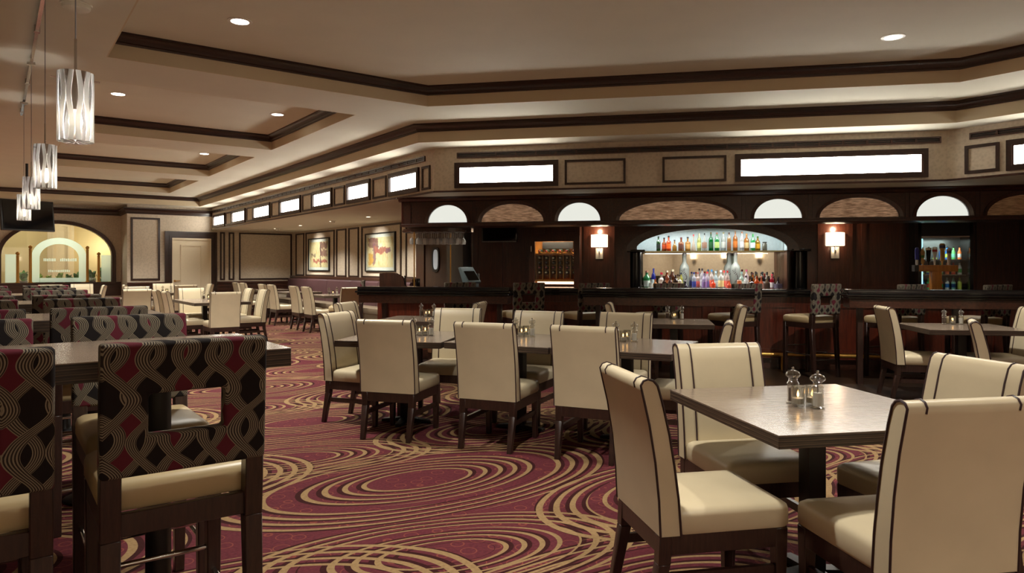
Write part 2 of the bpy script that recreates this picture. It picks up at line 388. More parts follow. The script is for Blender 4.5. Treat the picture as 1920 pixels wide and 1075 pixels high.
# ================================================================== STRUCTURE
Z1, Z2, Z3, ZS = 3.42, 3.20, 2.97, 2.37       # tray ceiling, beam undersides, perimeter step, bar soffit
CF = 4.85; CP = 7.135; LB = 20.5; LW = 21.6    # fascia, picture wall, door wall, arch wall
XL, YN = -3.6, -4.2                           # outer walls out of the frame
fl = MB().prism([(XL, YN), (13.9, YN), (13.9, 4.5), (7.4, 12.0), (7.4, 21.7), (7.4, 27), (XL, 27)], -.08, 0)
struct('floor', fl, 'carpet')
p0, p1, p2, p3 = BP(-3.6, 7.0), BP(9.0, 7.0), BP(9.0, 12.6), BP(-3.6, 12.6)
# dark plank floor in front of and behind the bar, laid almost flush with the carpet
q = [BP(-.4, 7.15), BP(9.0, 7.15), BP(9.0, 12.55), BP(-3.3, 12.55), BP(-4.2, 10.2), BP(-4.2, 9.6), BP(-.4, 9.0)]
struct('floor', MB().prism([(p.x, p.y) for p in q], .0, .004), 'darkfloor')
struct('ceiling', MB().prism([(XL, YN), (13.9, YN), (13.9, 27), (XL, 27)], Z1, Z1+.1), 'ceiling')
# beam grid, underside at Z2
struct('ceiling', MB().box(XL, .8, YN, 20.13, Z2, Z1), 'ceiling')
S2a, S2b = (4.46, 8.09), (8.70, 3.39); T1a, T1b = (4.03, 7.1), (7.785, 3.0)
struct('ceiling', MB().prism([(.8, 7.1), T1a, T1b, (7.785, YN), (8.70, YN), S2b, S2a, (4.46, 20.13), (3.55, 20.13), (3.55, 8.0), (.8, 8.0)], Z2, Z1), 'ceiling')
CO = [(8.0, 11.2), (12.08, 15.22), (16.08, 19.2)]
for a, b in ((11.2, 12.08), (15.22, 16.08), (19.2, 20.13)): struct('ceiling', MB().box(.8, 3.55, a, b, Z2, Z1), 'ceiling')
# perimeter step
Fa, Fb = (CF, 8.363), (9.1, 3.643)
struct('ceiling', MB().prism([(4.46, 20.13), S2a, S2b, (8.70, YN), (9.1, YN), Fb, Fa, (CF, 20.5), (CF, 21.7), (XL, 21.7), (XL, 20.13)], Z3, Z1), 'ceiling')
# cream faces of the drops (thin painted boards on the vertical faces)
def face_board(path, z0, z1): return MB().sweep([(0, z0), (.012, z0), (.012, z1), (0, z1)], path)
CROWN = lambda z0, z1, p: [(0, z0), (p*.25, z0), (p*.3, z0+(z1-z0)*.15), (p*.45, z0+(z1-z0)*.22), (p*.55, z0+(z1-z0)*.5), (p*.85, z0+(z1-z0)*.78), (p, z0+(z1-z0)*.82), (p, z1), (0, z1)]
step2 = [(8.70, YN), S2b, S2a, (4.46, 20.13), (XL, 20.13)]
tray1 = [(7.785, YN), T1b, T1a, (.8, 7.1), (.8, YN)]
struct('trim_1', face_board(tray1, Z2-.0, 3.33), 'cream_face')
struct('trim_2', MB().sweep(CROWN(3.325, Z1, .10), tray1), 'crown', smooth=35)
struct('trim_3', face_board(step2, Z3, 3.11), 'cream_face')
struct('trim_4', MB().sweep(CROWN(3.105, Z2, .10), step2), 'crown', smooth=35)
for i, (a, b) in enumerate(CO):
    path = [(.8, a), (3.55, a), (3.55, b), (.8, b)]
    struct(f'trim_{5+2*i}', MB().sweep([(0, Z2), (.012, Z2), (.012, 3.33), (0, 3.33)], path, True), 'cream_face')
    struct(f'trim_{6+2*i}', MB().sweep(CROWN(3.325, Z1, .10), path, True), 'crown', smooth=35)
# soffit over alcove and bar
struct('ceiling', MB().prism([(CF+.03, 20.5), (CF+.03, 8.375), (9.125, 3.66), (9.125, YN), (13.9, YN), (13.9, 4.6), (CP+.05, 12.0), (CP+.05, 20.5)], ZS, ZS+.08), 'ceiling')
def fascia(fn, a0, a1): return MB().box(a0, a1, -.03, 0, ZS, Z3+.02, fn)
U0, U1 = -2.995, 3.43
struct('wall_left_fascia', MB().prism([(CF, 20.5), Fa, (CF+.03, 8.378), (CF+.03, 20.5)], ZS, Z3), 'wallpaper')
struct('wall_bar_fascia', MB().prism([Fa, Fb, (9.13, 3.658), (CF+.03, 8.378)], ZS, Z3), 'wallpaper')
struct('wall_right_fascia', MB().prism([Fb, (9.1, YN), (9.13, YN), (9.13, 3.658)], ZS, Z3), 'wallpaper')
struct('trim_20', MB().sweep([(0, ZS-.004), (.016, ZS-.004), (.016, ZS+.02), (0, ZS+.02)], [(9.1, YN), Fb, Fa, (CF, 20.5)]), 'mahogany_h')
# outer walls
struct('wall_back', MB().box(2.78, CP+.06, LB, LB+.12, 0, Z3), 'wallpaper')
struct('wall_return', MB().box(2.78, 2.90, LB+.12, LW, 0, Z3), 'wallpaper')
struct('wall_picture', MB().box(CP, CP+.1, 10.9, LB, 0, ZS+.05), 'wallpaper')
struct('wall_left', MB().box(XL-.1, XL, YN, 27, 0, Z1), 'wallpaper')
struct('wall_near', MB().box(XL, 13.9, YN-.1, YN, 0, Z1), 'wallpaper')
struct('wall_right', MB().box(13.8, 13.9, YN, 4.6, 0, Z1), 'wallpaper')
# bar back wall (dark wood) behind everything at n = 12.6
bk = bar(12.6)
NU0, NU1 = -.32, 2.13     # mirror niche
struct('wall_bar', MB().box(-3.45, NU0, -.12, 0, 0, ZS+.05, bk).box(NU1, 9.4, -.12, 0, 0, ZS+.05, bk).box(NU0, NU1, -.12, 0, 2.02, ZS+.05, bk).box(NU0, NU1, -.12, 0, 0, .9, bk), 'mahogany')
# arch wall: segmental opening c .16..2.56, spring 1.65, apex 2.47
AC, AW, AS, AH, ASILL = 1.36, 1.20, 1.65, .82, .95
def arch_pts(hw, h, n=24, z0=AS): return [(AC-hw*cos(pi*i/n), z0+h*sin(pi*i/n)) for i in range(n+1)]
aw = MB(); fw = lambda x, y, z: (x, z, y)
aw.box(XL, AC-AW, LW, LW+.14, 0, Z3).box(AC+AW, 2.9, LW, LW+.14, 0, Z3).box(AC-AW, AC+AW, LW, LW+.14, 0, ASILL)
ap = arch_pts(AW, AH)
for (x0, z0), (x1, z1) in zip(ap, ap[1:]): aw.prism([(x0, z0), (x1, z1), (x1, Z3), (x0, Z3)], LW, LW+.14, fw)
struct('wall_arch', aw, 'wallpaper')
# crown at the top of the back walls
struct('trim_21', MB().sweep([(-o, z) for o, z in CROWN(2.735, 2.89, .09)], [(XL, LW), (2.78, LW), (2.78, LB), (CF, LB)]), 'crown', smooth=35)
# wainscot: dark ribbed band on the back walls
for i, (x0, x1, l) in enumerate(((XL, 2.78, LW), (2.78, 3.655, LB), (4.96, CP, LB))):
    m = MB(); f = onl(l)
    for k, z in enumerate((.60, .70, .80)): m.box(x0, x1, 0, .03, z, z+.075, f)
    m.box(x0, x1, 0, .05, .90, .95, f); m.box(x0, x1, 0, .012, .58, .92, f)
    struct(f'trim_{22+i}', m, 'mahogany_h')
    struct(f'baseboard_{("arch", "back", "alcove")[i]}', MB().box(x0, x1, 0, .02, 0, .14, f), 'mahogany_h')
# corridor behind the arch
struct('wall_corridor', MB().box(XL, 7.4, 25.2, 25.3, 0, Z1), 'yellow')
struct('wall_corridor_right', MB().box(3.4, 3.5, LW+.14, 25.2, 0, Z1), 'yellow')
pil = MB(); pf = onl(25.2)
pil.box(1.30, 1.98, 0, .10, 0, 2.95, pf); frame_mb(pf, 1.42, 1.86, 1.0, 2.62, .05, .10, .14, pil); pil.box(1.24, 2.04, 0, .16, 2.78, 2.95, pf)
struct('trim_30', pil, 'cream_trim'); struct('trim_31', MB().box(XL, 3.4, 0, .12, 2.74, 2.86, pf), 'cream_trim')
point((2.75, 24.6, 1.95), 22, (1, .9, .72), .12); point((.2, 23.6, 2.7), 34, (1, .93, .78), .2); point((1.5, 22.7, 2.6), 22, (1, .95, .82), .15)  # corridor glow, plus a bare light added near the window to brighten the plants

# moulding frames on walls
k = 40
def wall_frame(fn, a0, a1, z0, z1, w_=.05, d=.025):
    global k
    struct(f'trim_{k}', frame_mb(fn, a0, a1, z0, z1, w_, 0, d), 'crown'); k += 1
wall_frame(onl(LB), 2.86, 3.55, 1.0, 2.645)
for a0, a1 in ((5.06, 5.19), (5.29, 5.44), (5.57, 7.07)): wall_frame(onl(LB), a0, a1, .99, 2.32, .04)
PW = onc(CP)
for a1, a0 in ((20.3, 19.63), (19.49, 17.42), (17.28, 16.66), (16.51, 15.91), (15.74, 13.70), (13.49, 12.97)): wall_frame(PW, a0, a1, 1.10, 2.32, .04)
# fascia panels
FL = onc(CF); FB = bar(9.2); FR = onc(9.1)
for a1, a0 in ((19.03, 18.51), (17.17, 16.67), (15.32, 14.81), (13.43, 12.93), (11.85, 11.39), (10.28, 9.80), (8.69, 8.46)): wall_frame(FL, a0, a1, 2.425, 2.755, .03, .02)
for a0, a1 in ((-1.174, -.384), (.081, .868)): wall_frame(FB, a0, a1, 2.43, 2.757, .028, .02)
wall_frame(FR, 3.10, 3.45, 2.43, 2.757, .035, .02)

# ------------------------------------------------------------------ door_1 (cream) with dark casing
def door1():
    m = MB(); f = onl(LB)
    m.box(3.836, 4.818, .0, .03, 0, 2.12, f)
    d = struct('door_1', m, 'door_cream')
    part('leaf_panel', frame_mb(f, 4.05, 4.58, .35, 1.95, .03, .03, .05), 'door_cream', d)
    part('jamb', MB().box(3.836, 3.875, .03, .06, 0, 2.13, f).box(4.779, 4.818, .03, .06, 0, 2.13, f).box(3.875, 4.779, .03, .06, 2.08, 2.13, f), 'door_cream', d)
    c = MB()
    for a, b, dd in ((0, .07, .05), (.07, .13, .035), (.13, .175, .06)):
        c.box(3.836-b, 3.836-a, 0, dd, 0, 2.13+b, f).box(4.80+a, 4.80+b, 0, dd, 0, 2.13+b, f).box(3.836-a, 4.80+a, 0, dd, 2.13+a, 2.13+b, f)
    part('casing', c, 'crown', d)
    h = part('lever_handle', MB().tube([f(3.90, .03, .98), f(3.90, .075, .98), f(4.03, .075, .985)], .012), 'brass', d, smooth=60)
    part('lever_rose', MB().tube([f(3.90, .03, .98), f(3.90, .042, .98)], .03, 10), 'brass', h)
door1()
# ------------------------------------------------------------------ door_2 (kitchen door with oval port)
def door2():
    f = PW
    d = struct('door_2', MB().box(11.72, 12.62, 0, .03, 0, 2.1, f), 'brownwood')
    part('casing', MB().box(12.62, 12.94, 0, .06, 0, 2.2, f).box(11.42, 11.72, 0, .06, 0, 2.2, f).box(11.72, 12.62, 0, .06, 2.1, 2.2, f), 'mahogany', d)
    def oval(a, b, n=20):
        pts = []
        for i in range(n):
            t = 2*pi*i/n; cx, sy = cos(t), sin(t)
            pts.append((12.18+a*math.copysign(abs(cx)**.6, cx), 1.50+b*math.copysign(abs(sy)**.6, sy)))
        return pts
    o, i_ = oval(.15, .25), oval(.105, .20); m = MB()
    n = len(o)
    m.loft([[f(p[0], .03, p[1]) for p in o], [f(p[0], .05, p[1]) for p in o], [f(p[0], .05, p[1]) for p in i_], [f(p[0], .032, p[1]) for p in i_]], cap=False)
    w_ = part('port_rim', m, 'blackmetal', d)
    part('port_glass', MB().prism([(p[0], p[1]) for p in i_], .031, .036, lambda x, y, z: f(x, z, y)), emit('lit_port_glass', (150, 166, 172), .32), w_)
door2()
# steel corner column right of the kitchen door
struct('column', MB().box(10.92, 11.36, 0, .20, 0, ZS, PW), 'darksteel', bevel=.03)

# ------------------------------------------------------------------ window_1: the arched etched window
def window1():
    f = onl(LW)
    o = [(AC-AW-.10, ASILL)] + [(x, z) for x, z in arch_pts(AW+.10, AH+.09)] + [(AC+AW+.10, ASILL)]
    i_ = [(AC-AW, ASILL)] + [(x, z) for x, z in arch_pts(AW, AH)] + [(AC+AW, ASILL)]
    m = MB(); n = len(o)
    rings = [[f(a, d, z) for a, z in pl] for pl, d in ((o, -.01), (o, .06), (i_, .06), (i_, -.14), )]
    m.loft(rings, cap=False, close=False)
    w_ = struct('window_1', m, 'mahogany', smooth=30)
    part('sill', MB().box(AC-AW-.16, AC+AW+.16, -.14, .10, ASILL-.05, ASILL, f), 'mahogany_h', w_)
    poly = [(a, z) for a, z in i_]
    pn = part('pane', MB().prism(poly, -.10, -.094, lambda x, y, z: f(x, z, y)), 'pane', w_)
    # etched arch band and fields on the glass
    c2 = 1.385
    def band(hw, zt, zs, n=20): return [(c2-hw, ASILL+.01)] + [(c2-hw*cos(pi*i/n), zs+(zt-zs)*sin(pi*i/n)) for i in range(n+1)] + [(c2+hw, ASILL+.01)]
    bo, bi = band(.60, 2.11, 1.62), band(.43, 1.95, 1.58); m = MB()
    m.loft([[f(a, -.088, z) for a, z in bo], [f(a, -.084, z) for a, z in bo], [f(a, -.084, z) for a, z in bi], [f(a, -.088, z) for a, z in bi], [f(a, -.088, z) for a, z in bo]], cap=False, close=False)
    part('etched_arch', m, 'frosted', w_)
    part('etched_field', MB().box(.24, .46, -.088, -.084, ASILL+.01, 1.67, f), 'frosted', w_)
    part('etched_field', MB().box(2.33, 2.55, -.088, -.084, ASILL+.01, 1.67, f), 'frosted', w_)
    part('etched_field', MB().box(.96, 1.82, -.088, -.084, ASILL+.01, 1.07, f), 'frosted', w_)
    # faint etched lines of lettering too small to read, kept as short frosted strokes
    rn = random.Random(3)
    for z0, x0, x1, hgt in ((1.50, 1.04, 1.30, .08), (1.50, 1.40, 1.74, .08), (1.22, 1.14, 1.60, .06)):
        m = MB(); x = x0
        while x < x1:
            wd = rn.uniform(.02, .035); m.box(x, x+wd, -.088, -.085, z0, z0+hgt*rn.uniform(.8, 1), f); x += wd+.012
        tag(part('etched_lettering', m, 'frosted', w_), kind='stuff')
window1()

# ================================================================== FASCIA LIGHTS AND VENTS
def light_box(name_label, fn, a0, a1, b0, b1, power, group, rz, loc):
    e = empty('light_box', name_label, 'light', loc, 0, group)
    part('box_frame', frame_mb(fn, a0, a1, 2.42, 2.762, .055, .0, .035), 'crown', e, world=True)
    part('box_rim', frame_mb(fn, a0+.05, a1-.05, 2.465, 2.715, .022, .0, .022), 'mahogany', e, world=True)
    part('diffuser', MB().box(b0, b1, .002, .012, 2.487, 2.693, fn), 'diffuser', e, world=True)
LBX = [(20.28, 19.09), (18.43, 17.26), (16.61, 15.40), (14.73, 13.51), (12.87, 11.93), (11.28, 10.36), (9.71, 8.77)]
for i, (b, a) in enumerate(LBX):
    light_box(f'{["farthest", "second farthest", "third farthest", "middle", "third nearest", "second nearest", "nearest"][i]} of the seven short light boxes above the alcove', FL, a, b, a+.06, b-.06, 4, 'light boxes above the alcove', 0, FL((a+b)/2, 0, 2.42))
light_box('shorter of the two long light boxes above the bar, near the soffit corner', FB, -2.675, -1.259, -2.615, -1.31, 6, 'long light boxes above the bar', 0, FB(-1.97, 0, 2.42))
light_box('longest light box above the bar, over the bottle niche side', FB, .971, 3.171, 1.035, 3.107, 8, 'long light boxes above the bar', 0, FB(2.07, 0, 2.42))
light_box('light box cut off by the frame edge on the far right fascia', FR, 1.4, 3.03, 1.46, 2.96, 6, 'long light boxes above the bar', 0, FR(2.2, 0, 2.42))
def vent(label, fn, a0, a1, loc):
    e = empty('slot_vent', label, 'vent', loc, 0, 'slot vents on the fascia')
    part('vent_frame', frame_mb(fn, a0, a1, 2.825, 2.90, .018, 0, .02), 'mahogany_h', e, world=True)
    part('vent_back', MB().box(a0+.01, a1-.01, 0, .004, 2.83, 2.895, fn), 'blackmetal', e, world=True)
    n = max(2, int((a1-a0)/.26)); st = (a1-a0)/n
    g = MB().box(a0+.018, a1-.018, .004, .012, 2.859, 2.866, fn); gm = g.mesh('vent_bar', M['mahogany_h'], off=e.location); obj('vent_bar', gm, e)
    for i in range(1, n): part('mullion', MB().box(a0+i*st-.012, a0+i*st+.012, .004, .016, 2.843, 2.882, fn), 'mahogany_h', e, world=True)
vent('dark slot vent running above the alcove light boxes', FL, 8.60, 20.4, FL(14.5, 0, 2.82))
vent('long dark slot vent above the bar light boxes', FB, -2.645, 3.315, FB(.3, 0, 2.82))
vent('dark slot vent cut by the frame edge on the far right fascia', FR, 1.2, 3.40, FR(2.3, 0, 2.82))

# ================================================================== CEILING FIXTURES
def downlight(x, y, z, label, r=.085, lens='lens', power=DOWN_W, ang=125, group='recessed ceiling downlights'):
    e = empty('recessed_downlight', label, 'light', (x, y, z), 0, group)
    part('trim_ring', MB().lathe([(r*1.18, -.004), (r*1.18, .0), (r*.86, .0), (r*.86, -.006), (r*1.18, -.004)], 24, cap=False), 'white', e, smooth=40)
    part('lens', MB().lathe([(r*.86, -.003), (r*.86, -.001)], 24), lens, e)
    spot((x, y, z-.02), power, ang, .7, radius=r*.8)
downlight(1.67, 6.12, Z1, 'downlight in the big tray ceiling, on the side of the pendants')
downlight(6.51, 3.05, Z1, 'downlight in the big tray ceiling, on the side above the far right tables')
for x, y, wh in ((1.6, 2.4, 'above the closest stools'), (4.1, .9, 'above the closest square table'), (1.4, -1.4, 'behind the camera on the pendant side'), (4.2, -2.2, 'behind the camera in the middle'), (6.6, -.9, 'behind the cut-off table')): downlight(x, y, Z1, f'added tray ceiling fill downlight out of frame, {wh}', power=260 if y == 2.4 else 150, group='added fill downlights over the near tables')  # unseen downlights added as fill for chair backs and near tables
for x, y, wh in ((-1.7, 14.0, 'nearer'), (-1.2, 18.6, 'farther')): downlight(x, y, Z2, power=520, label=f'{wh} added beam downlight out of frame, past the pendants', group='added downlights past the pendants')  # unseen downlights added to brighten the far door and walls
for i, y in enumerate((9.55, 13.65, 17.7)):
    nm = ('nearest', 'middle', 'farthest')[i]
    downlight(1.2, y, Z1, power=330, label=f'downlight on the pendant side of the {nm} coffer'); downlight(3.1, y, Z1, power=330, label=f'downlight on the alcove side of the {nm} coffer')
for i, (x, y) in enumerate(((6.02, 18.7), (6.04, 16.9), (6.04, 14.95), (6.12, 13.2))):
    downlight(x, y, ZS, f'{("farthest", "second farthest", "second nearest", "nearest")[i]} small downlight in the alcove ceiling', .05, 'lens_small', 120, 130, 'small alcove downlights')
for i, y in enumerate((18.5, 14.75)):
    e = empty('picture_spotlight', f'small round spotlight on the alcove ceiling aimed at the {("far", "near")[i]} picture', 'light', (6.0, y, ZS), 0)
    part('spot_plate', MB().lathe([(.07, -.012), (.07, 0)], 14), 'white', e); part('spot_head', MB().lathe([(.03, -.06), (.045, -.05), (.045, -.012)], 14), 'white', e)
    spot((5.95, y, ZS-.08), 110, 62, .9, (1, .95, .86), .04, (0, -R(62), 0))
e = empty('smoke_detector', 'round beige smoke detector on the ceiling beam beside the pendant track', 'detector', (.47, 5.8, Z2))
part('detector_base', MB().lathe([(.10, -.012), (.10, 0)], 20), 'ceiling', e); part('detector_dome', MB().lathe([(.05, -.05), (.085, -.035), (.09, -.012)], 20), 'ceiling', e, smooth=50)

# pendants and their track
TRX = .27
e = empty('pendant_track', 'silver monorail track on the ceiling carrying the row of pendants', 'track', (TRX, 5, Z2))
part('rail', MB().box(TRX-.012, TRX+.012, .2, 10.2, Z2-.045, Z2-.02), 'chrome', e, world=True)
for y in (1.2, 4.4, 6.5, 8.4, 10.0): part('standoff', MB().box(TRX-.02, TRX+.02, y-.03, y+.03, Z2-.05, Z2), 'chrome', e, world=True)
def pendant():
    e = empty('pendant_lamp', '', 'lamp', (0, 0, 0), 0, 'glass pendants over the high tables')
    r, h = .066, .28
    part('glass_shade', MB().lathe([(r, 0), (r, h*.25), (r, h*.5), (r, h*.75), (r, h), (r-.004, h), (r-.004, h*.5), (r-.004, 0)], 40), 'pendant_shade', e, smooth=50)
    part('bulb', MB().lathe([(.006, .045), (.02, .055), (.027, .08), (.02, .115), (.012, .135)], 14), 'bulb', e, smooth=60)
    part('lamp_holder', MB().lathe([(.014, .13), (.014, .26), (.006, .27)], 12), 'chrome', e, smooth=40)
    part('spider_pin', MB().tube([(-r-.02, 0, h-.025), (r+.02, 0, h-.025)], .003), 'chrome', e)
    part('stem', MB().tube([(0, 0, .26), (0, 0, .42)], .005), 'chrome', e); part('cable', MB().tube([(0, 0, .42), (0, 0, 1.28)], .0025, 5), 'steel', e)
    part('track_clip', MB().box(-.018, .018, -.03, .03, 1.270, 1.294), 'chrome', e)
    return e
pd = pendant(); remember(pd)
PL = [('nearest patterned glass pendant, the largest of the row of four', 3.36, 1.86), ('second patterned glass pendant from the nearest in the row', 5.46, 1.86), ('third patterned glass pendant from the nearest, in front of the hanging screen', 7.5, 1.86), ('farthest patterned glass pendant, seen against the hanging black screen', 9.35, 1.86)]
for i, (lb, y, z) in enumerate(PL):
    if i == 0: pd.location = (TRX, y, z); pd['label'] = lb
    else: dup(pd, (TRX, y, z), .7*i, lb)
    point((TRX, y, z+.075), 95, (1, .95, .87), .028)

# hanging television by the arch
e = empty('hanging_television', 'black flat television hung from the ceiling before the arched window', 'television', (.51, 15.2, 2.0), R(22))
part('screen', MB().box(-.40, .40, -.035, -.02, .02, .52), 'tvscreen', e); part('bezel', MB().box(-.43, .43, -.02, .04, -.005, .55), 'blackmetal', e, bevel=.01)
part('mount_pole', MB().tube([(0, .07, .3), (0, .07, 1.2)], .022, 10), 'blackmetal', e, smooth=60); part('mount_bracket', MB().box(-.12, .12, .04, .08, .15, .40), 'blackmetal', e)
for o in e.children: o.rotation_euler = (R(-8), 0, 0) if o.name.startswith(('screen', 'bezel')) else (0, 0, 0)

# brass posts and plants by the arched window
def post(x, h, lb):
    e = empty('brass_post', lb, 'post', (x, LW-.02, ASILL), 0, 'brass posts on the arched window sill')
    part('post_shaft', MB().lathe([(.045, 0), (.045, .02), (.032, .03), (.032, h-.12), (.038, h-.115), (.038, h-.10), (.018, h-.09)], 16), 'brass', e, smooth=40)
    part('ball_finial', MB().lathe([(.012, h-.10)]+[(.045*sin(pi*i/10)+.001, h-.05-.045*cos(pi*i/10)) for i in range(1, 10)]+[(.004, h)], 16), 'brass', e, smooth=60)
post(.494, .79, 'shorter brass post with ball finial on the far left of the arched window')
post(.76, .96, 'taller brass post with ball finial left of the etched arch')
post(2.0, .96, 'taller brass post with ball finial right of the etched arch')
post(2.26, .80, 'shorter brass post with ball finial right of the taller one on the sill')
def plant(x, y, s, mat, lb, seed, n=26):
    rn = random.Random(seed); s *= 1.22; e = empty('leafy_plant', lb, 'plant', (x, y, .8612))
    part('pot', MB().lathe([(.07, 0), (.10, .12), (.11, .125), (.10, .13), (.02, .12)], 12), 'steel', e, smooth=40)
    m = MB()
    for i in range(n):
        a = rn.uniform(0, 2*pi); L_ = s*rn.uniform(.6, 1.1); up = rn.uniform(.5, 1.3); wd = s*.16; pts = []
        for k_ in range(5):
            t = k_/4; rr = L_*t*.30; zz = .12+L_*(up*t-.75*t*t*rn.uniform(.6, 1)); ww = wd*sin(pi*min(.97, t*.9+.08))
            ca, sa = cos(a), sin(a); pts.append(((rr*ca-ww*sa, rr*sa+ww*ca, zz), (rr*ca+ww*sa, rr*sa-ww*ca, zz)))
        b = len(m.v)
        for l_, r_ in pts: m.v += [l_, r_]
        for k_ in range(4): m.f.append((b+2*k_, b+2*k_+1, b+2*k_+3, b+2*k_+2))
    tag(part('foliage', m, mat, e), kind='stuff')
for x, s, mt, lb, sd in ((.62, .34, 'leaf', 'dark green bushy plant between the two brass posts on the far left', 1), (.98, .20, 'leaf2', 'small yellow green plant inside the left foot of the etched arch', 2), (1.17, .20, 'leaf2', 'small yellow green plant left of the pilaster behind the arch glass', 3), (1.40, .34, 'leaf2', 'pale variegated plant in the middle of the arched window', 4), (1.62, .26, 'leaf', 'dark low plant right of the middle behind the arch glass', 5), (1.80, .30, 'leaf', 'upright green plant at the right foot of the etched arch', 6), (2.14, .36, 'leaf', 'green leafy plant between the two brass posts on the right', 7), (2.44, .48, 'leaf', 'spreading plant behind the etched panel at the right end of the arch', 8)):
    plant(x, LW+.42, s, mt, lb, sd)
e = empty('planter_ledge', 'long planter ledge behind the arched window carrying the plants', 'planter', (AC, LW+.42, 0))
part('planter_body', MB().box(AC-1.3, AC+1.3, LW+.24, LW+.62, 0, .80), 'cream_trim', e, world=True); part('planter_top', MB().box(AC-1.32, AC+1.32, LW+.22, LW+.64, .80, .86), 'cream_trim', e, world=True)

# ================================================================== ALCOVE: BANQUETTE AND PICTURES
bq = empty('wall_banquette', 'long plum vinyl banquette along the picture wall', 'banquette', (6.7, 16.6, 0))
part('back_cap', MB().box(CP-.13, CP-.0, 12.98, LB-.02, 1.03, 1.10), 'mahogany_h', bq, world=True, bevel=.008)
part('plinth', MB().box(CP-.60, CP, 12.98, LB-.02, 0, .12), 'mahogany_h', bq, world=True)
part('seat_base', MB().box(CP-.66, CP, 12.98, LB-.02, .12, .34), 'taupe', bq, world=True)
n = 5; st = (LB-.02-12.98)/n
for i in range(n):
    a, b = 12.98+i*st+.006, 12.98+(i+1)*st-.006
    m = MB(); m.prism([(CP-.02, .45), (CP-.24, .45), (CP-.19, 1.0), (CP-.16, 1.028), (CP-.02, 1.03)], a, b, lambda x, y, z: (x, z, y)); part('back_panel', m, 'plum', bq, world=True, bevel=.012)
    part('seat_cushion', MB().box(CP-.68, CP-.2, a, b, .34, .47), 'taupe', bq, world=True, bevel=.02)
def print_mat(name, cols, blocks, base, seed):
    t = NT(name); v = t.coord((1, 1, 1), loc=(seed, seed*2, 0)); x, y, z = t.sep(t.coord())
    nz = t.noise(v, 7, 5, .65); n2 = t.noise(t.coord((1, 4, 1), loc=(seed*3, 0, 1)), 5, 4, .6)
    col = t.ramp(n2, [(.3, s2l(base[0])), (.5, s2l(base[1])), (.7, s2l(base[2]))])
    for (y0, y1, z0, z1, c) in blocks:
        w_ = t.math('MULTIPLY', t.math('SUBTRACT', nz, .5), .30)
        yy = t.math('ADD', y, w_); zz = t.math('ADD', z, w_)
        m = t.math('MULTIPLY', t.math('MULTIPLY', t.math('GREATER_THAN', yy, y0), t.math('LESS_THAN', yy, y1)), t.math('MULTIPLY', t.math('GREATER_THAN', zz, z0), t.math('LESS_THAN', zz, z1)))
        m = t.math('MULTIPLY', m, t.math('ADD', .35, t.math('MULTIPLY', n2, .9)))
        col = t.mix(m, col, s2l(c))
    return t.fin(col, .6)
# in the picture, y runs from the far end (left, larger l) to the near end (right)
pa = print_mat('abstract_print_one', 0, [(-.62, -.12, .16, .33, (118, 44, 60)), (-.60, -.10, -.05, .12, (130, 66, 74)), (-.60, .40, -.22, -.14, (176, 52, 66)), (-.18, -.10, -.36, .3, (106, 70, 80)), (.2, .55, -.06, .02, (128, 92, 86))], ((228, 172, 96), (240, 222, 178), (226, 196, 130)), 1.3)
pb = print_mat('abstract_print_two', 0, [(.10, .60, .12, .34, (120, 52, 74)), (.22, .36, -.30, .2, (134, 78, 110)), (-.5, .28, -.02, .12, (176, 60, 70)), (-.55, -.30, -.03, .10, (128, 72, 104)), (-.1, .1, .1, .2, (244, 236, 210)), (.35, .60, -.3, -.05, (222, 158, 54))], ((232, 178, 108), (242, 226, 184), (234, 206, 140)), 4.1)
for lb, yc, hw, pm in (('framed abstract print hung farther along the alcove wall, deep red on its near side', 18.49, .765, pa), ('framed abstract print hung nearer the bar, dark red in its upper far corner', 14.73, .775, pb)):
    e = empty('framed_picture', lb, 'picture', (CP, yc, 1.69))
    f = lambda a, d, z: (CP-d, yc+a, 1.69+z)
    part('picture_frame', frame_mb(f, -hw, hw, -.45, .45, .03, .0, .04), 'blackmetal', e, world=True)
    part('mat_board', MB().box(-hw+.03, hw-.03, .004, .018, -.42, .42, f), 'whitemat', e, world=True)
    part('print', MB().box(-hw+.11, hw-.11, .018, .022, -.345, .345, f), pm, e, world=True)
    part('picture_glass', MB().box(-hw+.03, hw-.03, .028, .031, -.42, .42, f), M['pane'], e, world=True)

# wall sconces on the near wall (seen in the bar mirror) with unseen downlights added to wash it
for x, wh in ((-2.3, 'first'), (-.6, 'second'), (1.1, 'third')):
    f = lambda a, d, z, x=x: (x+a, YN+d, z)
    e = empty('wall_sconce', f'lit square wall sconce on the near wall out of frame, {wh} from the pendants', 'lamp', (x, YN, 1.5), 0, 'sconces on the near wall')
    part('shade', MB().prism([(-.145, .03), (.145, .03), (.145, .07), (.09, .12), (0, .135), (-.09, .12), (-.145, .07)], 1.705, 1.925, f), 'sconce_shade', e, world=True, bevel=.006)
    part('back_plate', MB().box(-.065, .065, .0, .05, 1.495, 1.685, f), 'steel', e, world=True)
    downlight(x, YN+.9, Z2, power=220, label=f'added near wall downlight out of frame, {wh} from the pendants', group='added downlights washing the near wall')

